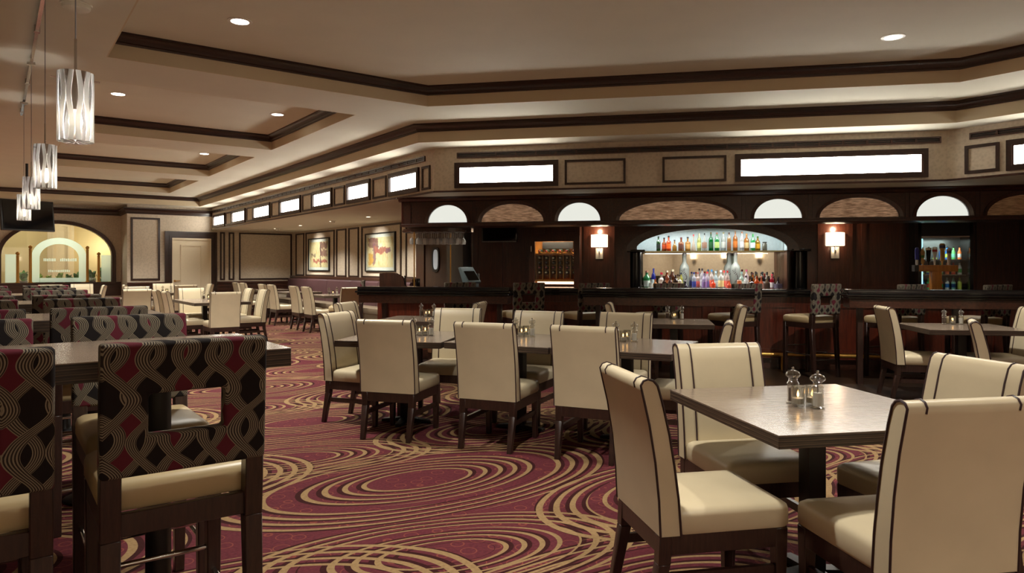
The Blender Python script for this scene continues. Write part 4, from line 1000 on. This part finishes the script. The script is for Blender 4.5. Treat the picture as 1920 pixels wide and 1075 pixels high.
# mirror niche with arch, columns and glass shelf
ni = empty('bottle_niche', 'arched mirror niche of the back bar lit from inside', 'niche', fb(.9, 0, .9), 0)
fn = bar(12.3)     # front of the surround
part('mirror', MB().box(NU0, NU1, .30-.40, .30-.39, .95, 1.63, lambda u, d, z: fb(u, d-.30, z)), 'mirror', ni, world=True)
part('upper_wall', MB().box(NU0, NU1, -.40, -.39, 1.63, 2.05, fb), 'nichewall', ni, world=True)
part('side_wall', MB().box(NU0-.02, NU0, -.40, .26, 1.633, 2.05, fb), 'nichewall', ni, world=True); part('side_wall', MB().box(NU1, NU1+.02, -.40, .26, 1.633, 2.05, fb), 'nichewall', ni, world=True); part('top_wall', MB().box(NU0, NU1, -.40, .26, 2.03, 2.05, fb), 'nichewall', ni, world=True)
part('side_board', MB().box(NU0-.02, NU0, -.40, .26, .9, 1.63, fb), 'mahogany', ni, world=True); part('side_board', MB().box(NU1, NU1+.02, -.40, .26, .9, 1.63, fb), 'mahogany', ni, world=True)
part('back_counter', MB().box(NU0-.1, NU1+.1, -.40, .34, .90, .955, fb), 'granite', ni, world=True)
part('counter_cabinet', MB().box(NU0-.1, NU1+.1, -.0, .30, 0, .90, fb), 'mahogany', ni, world=True)
part('glass_shelf', MB().box(NU0, NU1, -.38, -.02, 1.615, 1.632, fb), 'clear', ni, world=True)
part('shelf_edge', MB().box(NU0, NU1, -.02, -.012, 1.614, 1.633, fb), plain('shelf_edge_gold', (196, 172, 110), .3, .3), ni, world=True)
sr = MB(); CN, HW = .90, 1.25
a = [(CN-HW*cos(pi*i/28), 1.625+.375*sin(pi*i/28)) for i in range(29)]
sr.box(-.66, CN-HW, .26, .31, 1.625, 2.35, fb).box(CN+HW, 2.55, .26, .31, 1.625, 2.35, fb)
for (x0, z0), (x1, z1) in zip(a, a[1:]): sr.prism([(x0, z0), (x1, z1), (x1, 2.35), (x0, 2.35)], .26, .31, lambda x, y, z: fb(x, z, y))
part('arch_surround', sr, 'mahogany_h', ni, world=True)
m = MB(); a2 = [(CN-(HW+.16)*cos(pi*i/28), 1.625+.50*sin(pi*i/28)) for i in range(29)]
m.loft([[fb(x, .31, z) for x, z in a2], [fb(x, .345, z) for x, z in a2], [fb(x, .335, z) for x, z in a], [fb(x, .26, z) for x, z in a]], cap=False, close=False)
part('arch_moulding', m, 'mahogany_h', ni, world=True, smooth=30)
for u0, u1 in ((-.44, -.23), (2.20, 2.48)):
    uc = (u0+u1)/2
    col = MB(); col.lathe([(.105, .955), (.105, .99), (.095, 1.0), (.095, 1.60), (.11, 1.61)], 20, fn=lambda x, y, z: fb(uc+x, .20+y, z))
    part('column', col, 'blackgloss', ni, world=True, smooth=40)
    part('column_cap', MB().box(uc-.15, uc+.15, .05, .34, 1.61, 1.65, fb), 'blackgloss', ni, world=True, bevel=.006)
    part('pier', MB().box((-.66 if uc < 0 else uc+.10), (uc-.10 if uc < 0 else 2.55), .02, .30, 0, 1.65, fb), 'mahogany', ni, world=True)
area(fb(.9, -.0, 2.02), 24, 2.2, .12, (0, 0, -BA), (.92, 1, 1))
area(fb(.9, .12, 1.60), 16, 2.2, .08, (0, 0, -BA), (1, .95, .85))

# bottles
GL = {}
def gmat(rgb, rough=.06, trans=.85):
    key = (rgb, trans)
    if key not in GL: GL[key] = glassm('bottle_glass', rgb, rough, trans=.55)
    return GL[key]
PM = {}
def pm(rgb):
    if rgb not in PM: PM[rgb] = plain('label_print', rgb, .5)
    return PM[rgb]
def bottle(u, d, z, r, h, shape, glass, label, cap, lb, liquid=None, cat='bottle', group='bottles on the niche shelf', name='liquor_bottle'):
    e = empty(name, lb, cat, fb(u, d, z+.0015), R(u*97 % 40), group)
    r *= 1.22
    g = gmat(glass) if not isinstance(glass, bpy.types.Material) else glass
    P = {'round': [(r*.9, 0), (r, .008), (r, h*.58), (r*.9, h*.65), (r*.42, h*.76), (r*.34, h*.82), (r*.34, h*.93)],
         'square': [(r*.95, 0), (r*1.05, .006), (r*1.05, h*.56), (r*.95, h*.62), (r*.4, h*.68), (r*.36, h*.72), (r*.36, h*.92)],
         'tall': [(r*.85, 0), (r*.9, .008), (r*.92, h*.62), (r*.8, h*.70), (r*.38, h*.80), (r*.34, h*.94)],
         'jar': [(r*.95, 0), (r, .006), (r, h*.74), (r*.8, h*.80), (r*.8, h*.9)],
         'squat': [(r*.9, 0), (r*1.1, .02), (r*1.1, h*.38), (r*.5, h*.62), (r*.34, h*.72), (r*.34, h*.92)],
         'cone': [(r*1.2, 0), (r*1.25, .02), (r*.9, h*.3), (r*.4, h*.62), (r*.3, h*.7), (r*.3, h*.9)]}[shape]
    n = 4 if shape == 'square' else 14
    part('body', MB().lathe(P, 12 if shape != 'square' else 8), g, e, smooth=50)
    top = P[-1]
    part('cap', MB().lathe([(top[0]*1.15, h*.90), (top[0]*1.15, h), (top[0]*.6, h*1.002)], 10), pm(cap), e, smooth=30)
    if label:
        m = MB(); f0, f1 = .16, .48; ra = max(P[1][0], P[2][0])*1.012
        part('label', m.lathe([(ra, h*f0), (ra, h*f1)], 12 if shape != 'square' else 8), pm(label), e, smooth=50)
    if liquid: part('liquid', MB().lathe([(P[1][0]*.9, .01), (P[1][0]*.9, h*.14)], 10), pm(liquid), e, smooth=50)
    return e
def PXU(x): return (x-1200)*.01012 - .25          # spacing measured along the shelf
amber, clear, green, dgreen, brown, frost = (196, 120, 40), (226, 228, 224), (20, 130, 60), (30, 60, 24), (84, 44, 20), (214, 222, 220)
TOPB = [(1235.5, .26, .030, 'round', (60, 110, 40), (30, 34, 26), (20, 20, 20), 'green wine-shaped bottle at the start of the upper shelf'), (1247, .24, .032, 'square', (214, 130, 70), (214, 84, 40), (30, 26, 24), 'orange labelled bottle beside the green one on the upper shelf'), (1256, .27, .033, 'square', (232, 96, 30), (236, 92, 24), (30, 26, 24), 'bright orange bottle on the upper shelf'), (1268, .20, .030, 'squat', (216, 170, 90), None, (40, 36, 34), 'short pale amber bottle with black stopper, upper shelf'), (1281, .24, .038, 'square', (188, 110, 56), (92, 50, 34), (90, 30, 30), 'square amber bottle with brown label, upper shelf'), (1294.5, .25, .038, 'square', (224, 170, 84), (212, 160, 90), (60, 56, 50), 'broad golden bottle, upper shelf'), (1305.5, .29, .028, 'cone', (232, 214, 196), None, (190, 50, 60), 'clear slender bottle with red neck, upper shelf'), (1317, .31, .030, 'tall', (222, 220, 150), (210, 205, 120), (200, 190, 160), 'pale yellow tall bottle, upper shelf'), (1327, .31, .028, 'cone', (220, 214, 206), (150, 110, 90), (30, 28, 28), 'clear slim bottle with black cap, upper shelf'), (1340.5, .33, .032, 'round', (16, 150, 64), (40, 90, 50), (110, 100, 60), 'tall deep green bottle, taller of the green pair on the shelf'), (1351.5, .32, .033, 'round', (60, 170, 90), (170, 190, 110), (120, 70, 50), 'green bottle with pale label, second of the green pair'), (1365, .33, .034, 'tall', (232, 232, 226), (222, 220, 210), (150, 140, 100), 'clear tall bottle, upper shelf centre'), (1375, .32, .030, 'tall', (200, 150, 90), (120, 70, 40), (70, 40, 28), 'tall bottle with brown label, upper shelf'), (1388, .35, .032, 'round', (226, 150, 70), (214, 120, 50), (150, 120, 90), 'amber bottle with orange label, tallest on the shelf'), (1400, .33, .030, 'tall', (232, 226, 220), (206, 196, 196), (150, 90, 60), 'clear bottle with a little red spirit, upper shelf'), (1410, .30, .035, 'round', (236, 170, 84), (230, 196, 140), (210, 150, 80), 'golden bottle with cream label, upper shelf'), (1421, .29, .032, 'round', (80, 190, 110), (214, 224, 220), (60, 140, 70), 'light green bottle with white label, upper shelf'), (1431.5, .25, .034, 'round', (206, 160, 40), (236, 170, 40), (60, 120, 40), 'yellow labelled bottle near the end of the upper shelf'), (1443.5, .15, .032, 'jar', (150, 140, 120), None, (30, 28, 26), 'short dark lidded bottle ending the upper shelf')]
# map the shelf: u from -.05 (x 1200) to 2.05
UT = lambda x: .0 + (x-1228)*(2.02-.0)/(1462-1228) - .02
for i, (x, h, r, sh, g, l, c, lb) in enumerate(TOPB): bottle(UT(x), (-.16, -.245)[i % 2], 1.633, r, h, sh, g, l, c, lb, liquid=None, group='bottles on the upper niche shelf')
LOWB = [(1195, .36, .048, 'round', (80, 170, 120), (200, 214, 210), (200, 150, 130), 0, 'large green bottle with white label at the start of the counter row'), (1210, .40, .034, 'tall', (40, 60, 180), (190, 215, 220), (20, 30, 110), 1, 'cobalt blue bottle near the niche column'), (1204, .13, .030, 'jar', (226, 226, 220), None, (226, 226, 220), 0, 'small white jar beside the large green bottle'), (1213.5, .20, .036, 'squat', (214, 150, 80), (230, 190, 130), (120, 40, 30), 0, 'small amber bottle with red neck in front of the blue one'), (1227.5, .32, .042, 'square', (226, 214, 206), (206, 196, 190), (206, 40, 70), 1, 'clear square bottle with big red cap'), (1233, .22, .030, 'round', (70, 40, 26), (196, 170, 140), (40, 30, 28), 0, 'small brown bottle below the red capped one'), (1240, .36, .036, 'round', (150, 74, 40), (160, 90, 50), (190, 180, 165), 1, 'tall amber bottle with pale stopper'), (1246, .24, .032, 'round', (90, 40, 30), (214, 190, 150), (40, 30, 30), 0, 'dark red bottle with cream label, front of the counter row'), (1252, .38, .036, 'tall', (110, 60, 34), (190, 150, 110), (206, 196, 170), 1, 'tall brown bottle with cream cap'), (1257, .28, .036, 'round', (74, 40, 26), (226, 190, 160), (60, 30, 26), 0, 'brown bottle with pink label'), (1266, .28, .034, 'square', (214, 206, 190), (220, 214, 200), (60, 36, 30), 0, 'clear bottle with brown cap and white label'), (1270, .32, .028, 'tall', (196, 196, 90), (190, 190, 80), (30, 34, 60), 1, 'slim olive bottle left of the first giant bottle'), (1277.5, .18, .040, 'squat', (50, 40, 70), None, (200, 190, 200), 0, 'round dark bottle in front of the first giant bottle'), (1297, .33, .034, 'tall', (206, 212, 222), (60, 70, 150), (40, 52, 120), 1, 'clear bottle with navy cap and label'), (1306, .33, .034, 'tall', (222, 206, 200), (196, 90, 84), (150, 80, 70), 1, 'clear bottle with brick red label'), (1314.5, .40, .034, 'tall', (216, 214, 220), (206, 206, 214), (40, 36, 48), 1, 'tall clear bottle with black cap'), (1318, .31, .034, 'tall', (206, 196, 220), (150, 120, 180), (120, 100, 140), 0, 'clear bottle with violet band'), (1326, .34, .036, 'tall', (220, 210, 222), (130, 110, 176), (196, 50, 60), 1, 'clear bottle with violet label and red cap'), (1334.5, .38, .034, 'tall', (222, 216, 214), (226, 96, 70), (60, 130, 190), 1, 'clear tall bottle with blue cap and orange red label'), (1336, .20, .030, 'round', (240, 130, 90), (236, 96, 60), (236, 110, 80), 0, 'small orange bottle in front of the blue capped one'), (1344, .35, .034, 'round', (200, 216, 222), (206, 220, 224), (160, 190, 206), 1, 'pale blue clear bottle'), (1354, .37, .040, 'round', (222, 226, 224), (226, 214, 150), (206, 220, 224), 1, 'clear broad bottle with white cap and yellowish label'), (1362, .36, .030, 'tall', (224, 210, 206), (214, 90, 80), (206, 40, 44), 1, 'clear bottle with red cap, first of the red capped pair'), (1366.5, .36, .030, 'tall', (224, 210, 206), (220, 110, 96), (206, 40, 44), 0, 'clear bottle with red cap, second of the red capped pair'), (1369, .20, .034, 'squat', (234, 150, 110), (226, 90, 70), (230, 200, 190), 0, 'small coral bottle in front of the red capped pair'), (1391, .19, .034, 'jar', (234, 160, 110), (226, 110, 70), (236, 200, 180), 0, 'small orange jar at the foot of the second giant bottle'), (1397, .34, .034, 'round', (196, 216, 206), (206, 222, 216), (120, 160, 160), 1, 'pale green clear bottle beside the second giant bottle'), (1403.5, .27, .036, 'tall', (222, 224, 222), (226, 224, 222), (40, 40, 46), 0, 'white labelled bottle with black cap, front row'), (1408.5, .38, .036, 'tall', (226, 210, 216), (226, 214, 220), (150, 60, 90), 1, 'tall clear bottle with rose cap'), (1416.5, .24, .042, 'square', (60, 36, 24), (206, 176, 70), (40, 28, 24), 0, 'dark square bottle with yellow label'), (1420, .32, .034, 'round', (180, 110, 50), (206, 120, 60), (70, 30, 30), 1, 'amber bottle with dark red cap behind the yellow label'), (1425, .26, .036, 'round', (214, 120, 60), (226, 150, 90), (150, 60, 40), 0, 'warm amber bottle in the middle of the dark group'), (1429.5, .33, .034, 'tall', (120, 90, 30), (206, 170, 60), (28, 26, 30), 1, 'brown bottle with gold label and black cap'), (1436, .26, .034, 'squat', (206, 130, 90), (236, 200, 190), (206, 130, 110), 0, 'amber bottle with white shoulder label'), (1440, .34, .034, 'tall', (30, 40, 40), (206, 210, 210), (20, 30, 40), 1, 'black bottle with white band and tall cap'), (1446, .28, .036, 'squat', (170, 150, 130), (90, 70, 60), (206, 200, 190), 0, 'clear flask with silver stopper'), (1451, .32, .034, 'tall', (50, 40, 40), (120, 110, 110), (28, 26, 28), 1, 'dark slim bottle with black cap'), (1459.5, .30, .032, 'tall', (190, 40, 60), (226, 220, 220), (206, 60, 80), 1, 'red bottle with white label near the end of the row'), (1463, .33, .032, 'tall', (80, 50, 40), (60, 40, 36), (40, 36, 36), 1, 'dark brown bottle behind the last one'), (1470, .25, .044, 'cone', (60, 46, 66), (90, 80, 100), (70, 50, 40), 0, 'dark triangular bottle ending the counter row')]
ULO = lambda x, d: -.16 + (x-1195)*(2.03+.16)/(1472-1195)
nrow = [0, 0]
for x, h, r, sh, g, l, c, row, lb in LOWB:
    nrow[row] += 1
    bottle(ULO(x, 0), ((.21, .12) if row == 0 else (.025, -.07))[nrow[row] % 2], .955, r, h*.92, sh, g, l, c, lb, group='bottles on the back bar counter')
fr = glassm('frosted_giant_glass', (176, 184, 180), .3, trans=.3)
for x, d, lb in ((1278.5, -.24, 'first giant frosted bottle, standing apart among the counter bottles'), (1375.5, -.305, 'giant frosted bottle partly behind its twin'), (1386.5, -.14, 'giant frosted bottle in front of its twin, with dark crest')):
    e = empty('giant_bottle', lb, 'bottle', fb(ULO(x, 0), d, .9565), 0, 'giant frosted bottles')
    part('body', MB().lathe([(.075, 0), (.08, .01), (.08, .36), (.07, .41), (.034, .47), (.03, .49), (.03, .615)], 18), fr, e, smooth=50); part('cap', MB().lathe([(.033, .60), (.033, .645), (.02, .647)], 12), 'steel', e)
    rn = random.Random(int(x)); m = MB()     # dark crest printed on the glass
    for i in range(9):
        t = i/8; ang = -BA - pi/2 + .35*sin(5*t); z = .13+.20*t; rr = .0812
        m.tube([(rr*cos(ang-.25+.3*sin(4*t)), rr*sin(ang-.25+.3*sin(4*t)), z), (rr*cos(ang+.3*t), rr*sin(ang+.3*t), z+.03)], .005, 4)
    part('crest', m, 'piping', e)
# front strip of low glasses behind the counter edge
# ================================================================== ON THE BAR COUNTER
e = empty('payment_terminal', 'grey tilted touch-screen payment terminal on the bar counter', 'terminal', tuple(BP(-2.72, 10.05, 1.0515)), -BA+R(62))
part('base', MB().box(-.13, .13, -.10, .12, 0, .055), plain('terminal_grey', (88, 104, 110), .5), e, bevel=.012)
hd = MB(); hd.loft([[(-.14, y, z) for y, z in ((-.12, .06), (-.135, .085), (.03, .30), (.075, .29), (-.02, .06))], [(.14, y, z) for y, z in ((-.12, .06), (-.135, .085), (.03, .30), (.075, .29), (-.02, .06))]])
part('housing', hd, plain('terminal_housing', (104, 124, 130), .45), e, bevel=.012)
part('touch_screen', MB().loft([[(-.115, y, z) for y, z in ((-.118, .10), (-.122, .104), (.012, .276), (.016, .272))], [(.115, y, z) for y, z in ((-.118, .10), (-.122, .104), (.012, .276), (.016, .272))]]), 'tvscreen', e)
part('card_reader', MB().box(.14, .165, -.08, .02, .10, .20), 'steel', e)
e = empty('terminal_stand', 'dark box under the payment terminal hiding its cables', 'box', tuple(BP(-3.86, 10.08, 1.0515)), -BA-R(72))
pr = [(-.22, 0), (-.22, .20), (-.16, .212), (.0, .205), (.10, .15), (.14, .06), (.15, 0)]
part('side_board', MB().extrude_x(pr, -.34, -.32), 'mahogany', e); part('side_board', MB().extrude_x(pr, .32, .34), 'mahogany', e)
part('back_board', MB().box(-.32, .32, -.22, -.205, 0, .205), 'mahogany', e); part('hood', MB().loft([[(-.32, y, z) for y, z in ((-.2, .195), (-.16, .205), (0, .198), (0, .185), (-.2, .185))], [(.32, y, z) for y, z in ((-.2, .195), (-.16, .205), (0, .198), (0, .185), (-.2, .185))]]), 'mahogany', e)
part('monitor', MB().box(-.20, .10, .13, .15, .02, .17), 'tvscreen', e, bevel=.006); part('card_reader', MB().box(-.28, -.22, .30, .36, .0, .12), 'blackgloss', e, bevel=.005)
e['label'] = 'dark hooded console with a small monitor on the bar end'; e.name = 'hooded_console'
# beer tower
tw = empty('beer_tower', 'honey oak beer tower with six tap handles on the bar counter', 'beer tower', tuple(BP(3.63, 10.25, 1.0515)), -BA)
part('column', MB().box(-.06, .06, -.05, .05, 0, .24), 'orangewood', tw, bevel=.004); part('cross_box', MB().box(-.22, .25, -.06, .06, .24, .325), 'orangewood', tw, bevel=.004); part('end_cap', MB().box(-.27, -.22, -.055, .055, .24, .325), 'blackmetal', tw)
def th(x, prof, mat, lb, cap=None, n=12):
    h = part('tap_handle', MB().lathe([(r, z) for r, z in prof], n, (x, -.03, .325)), mat, tw, smooth=45); h['label'] = lb
    if cap: part('handle_band', MB().lathe([(r, z) for r, z in cap[0]], n, (x, -.03, .325)), cap[1], h, smooth=45)
th(-.235, [(.014, 0), (.017, .07), (.024, .075), (.026, .2), (.020, .225), (.008, .235)], plain('tap_blue', (32, 40, 150), .35), 'round navy tap handle with white foot', ([(.0145, 0), (.0175, .068)], 'white'))
th(-.165, [(.010, 0), (.022, .04), (.018, .1), (.028, .17), (.004, .235)], plain('tap_gold', (190, 150, 80), .4), 'pointed golden tap handle', ([(.0185, .095), (.0235, .13)], M['leaf']), 4)
th(-.095, [(.008, 0), (.010, .03), (.022, .05), (.030, .19), (.034, .195), (.034, .225), (.020, .23)], plain('tap_black', (22, 18, 18), .25), 'black glass-shaped tap handle with cream head', ([(.0345, .198), (.0345, .226)], M['cream_trim']))
th(-.02, [(.010, 0), (.014, .08), (.030, .17), (.030, .23), (.012, .24)], M['white'], 'white flared tap handle with red mark', ([(.0306, .175), (.0306, .205)], plain('tap_red', (190, 50, 50), .4)))
th(.07, [(.008, 0), (.010, .05), (.026, .06), (.026, .2), (.036, .22), (.036, .265), (.022, .285)], plain('tap_wheat', (196, 156, 76), .4), 'tallest tap handle, wheat coloured with white and navy top', ([(.0366, .222), (.0366, .262)], plain('tap_navy', (36, 48, 90), .4)))
th(.15, [(.018, 0), (.016, .03), (.024, .10), (.016, .13), (.028, .15), (.028, .20), (.014, .225)], plain('tap_ivory', (206, 188, 172), .4), 'ivory curved tap handle with blue band', ([(.0286, .155), (.0286, .19)], plain('tap_greyblue', (90, 96, 140), .4)))

# ================================================================== CONDIMENTS ON THE TABLES
SALT = plain('salt', (226, 224, 220), .8); PEP = plain('peppercorns', (64, 42, 34), .8, var=.5, scale=200)
def mill(fill, nm):
    e = empty(nm, '', 'shaker', (0, 0, 0), 0, 'glass mills on the tables')
    part('body', MB().lathe([(.029, 0), (.029, .006), (.024, .010), (.024, .085), (.027, .088), (.022, .095), (.018, .10), (.020, .104), (.017, .108)], 16), 'clear', e, smooth=45)
    part('filling', MB().lathe([(.019, .010), (.019, .066)], 12), fill, e)
    part('head', MB().lathe([(.017, .108), (.020, .112), (.031, .121), (.032, .128), (.024, .140), (.008, .146)], 16), 'clear', e, smooth=45)
    part('knob', MB().lathe([(.003, .145), (.003, .149), (.007, .153), (.006, .158), (.002, .160)], 10), 'chrome', e, smooth=50)
    part('spindle', MB().lathe([(.002, .066), (.002, .147)], 6), 'steel', e)
    return e
SM, PMM = mill(SALT, 'salt_mill'), mill(PEP, 'pepper_mill')
def candle():
    e = empty('candle_glass', '', 'candle', (0, 0, 0), 0, 'candle glasses on the tables')
    part('glass', MB().lathe([(.024, 0), (.027, .004), (.029, .088), (.0265, .088), (.0245, .012), (.004, .010)], 16), 'clear', e, smooth=50)
    part('wax', MB().lathe([(.023, .012), (.0235, .035)], 12), 'white', e); part('flame', MB().lathe([(.001, .040), (.005, .047), (.004, .055), (.0008, .066)], 8), 'flame', e, smooth=60)
    return e
CN_ = candle()
for q in (SM, PMM, CN_): remember(q)
used = set()
def setp(proto, x, y, label):
    if proto.name not in used: used.add(proto.name); proto.location = (x, y, .7512); proto['label'] = label
    else: dup(proto, (x, y, .7512), 0, label)
SETS = [((2.82, 1.69), 10.5-36.43+0, .064, 'on the closest table', 100), ((3.03, 5.43), 0, .085, 'on the first table of the joined row', -56), ((3.70, 4.84), 0, .075, 'on the middle table of the joined row', -56), ((4.10, 4.02), 0, .075, 'on the last table of the joined row', -56), ((4.227, 7.445), 0, .08, 'on the small table before the counter', -48), ((6.303, 5.39), 0, .08, 'on the table below the bottles', -48), ((8.093, 3.187), 0, .08, 'on the table below the beer taps', -48), ((3.22, 13.85), 0, .09, 'on the aisle pair of tables', 0), ((5.98, 14.7), 0, .09, 'on the nearest banquette table', 0), ((2.35, 15.5), 0, .09, 'on the table behind the high tables', 0), ((3.3, 18.2), 0, .09, 'on the table near the cream door', 0), ((1.2, 18.3), 0, .09, 'on the table by the arched window', 0)]
for (x, y), _, sp, where, ang in SETS:
    ca, sa = cos(R(ang)), sin(R(ang))
    if ang == 100: ca, sa = -.16, -.987      # pepper to salt runs toward the camera's right
    at = lambda k_: (x+ca*sp*k_, y+sa*sp*k_)
    setp(PMM, *at(-1.0), f'clear pepper mill {where}'); setp(SM, *at(1.0), f'clear salt mill {where}')
    setp(CN_, x+ca*sp*-.12+sa*.035, y+sa*sp*-.12-ca*.035, f'candle glass {where}, nearer the room'); setp(CN_, x+ca*sp*.12-sa*.035, y+sa*sp*.12+ca*.035, f'candle glass {where}, nearer the wall')

# unseen lights added over the bartender's aisle behind the canopy to brighten the bar
for i, u in enumerate((-2.6, -.9, .9, 2.7, 4.4)):
    q = BP(u, 11.0); downlight(q.x, q.y, ZS, f'small added fill light over the bar aisle, {ORD[i]} from the kitchen door', .05, 'lens_small', 42, 130, 'added fill lights over the bar aisle')
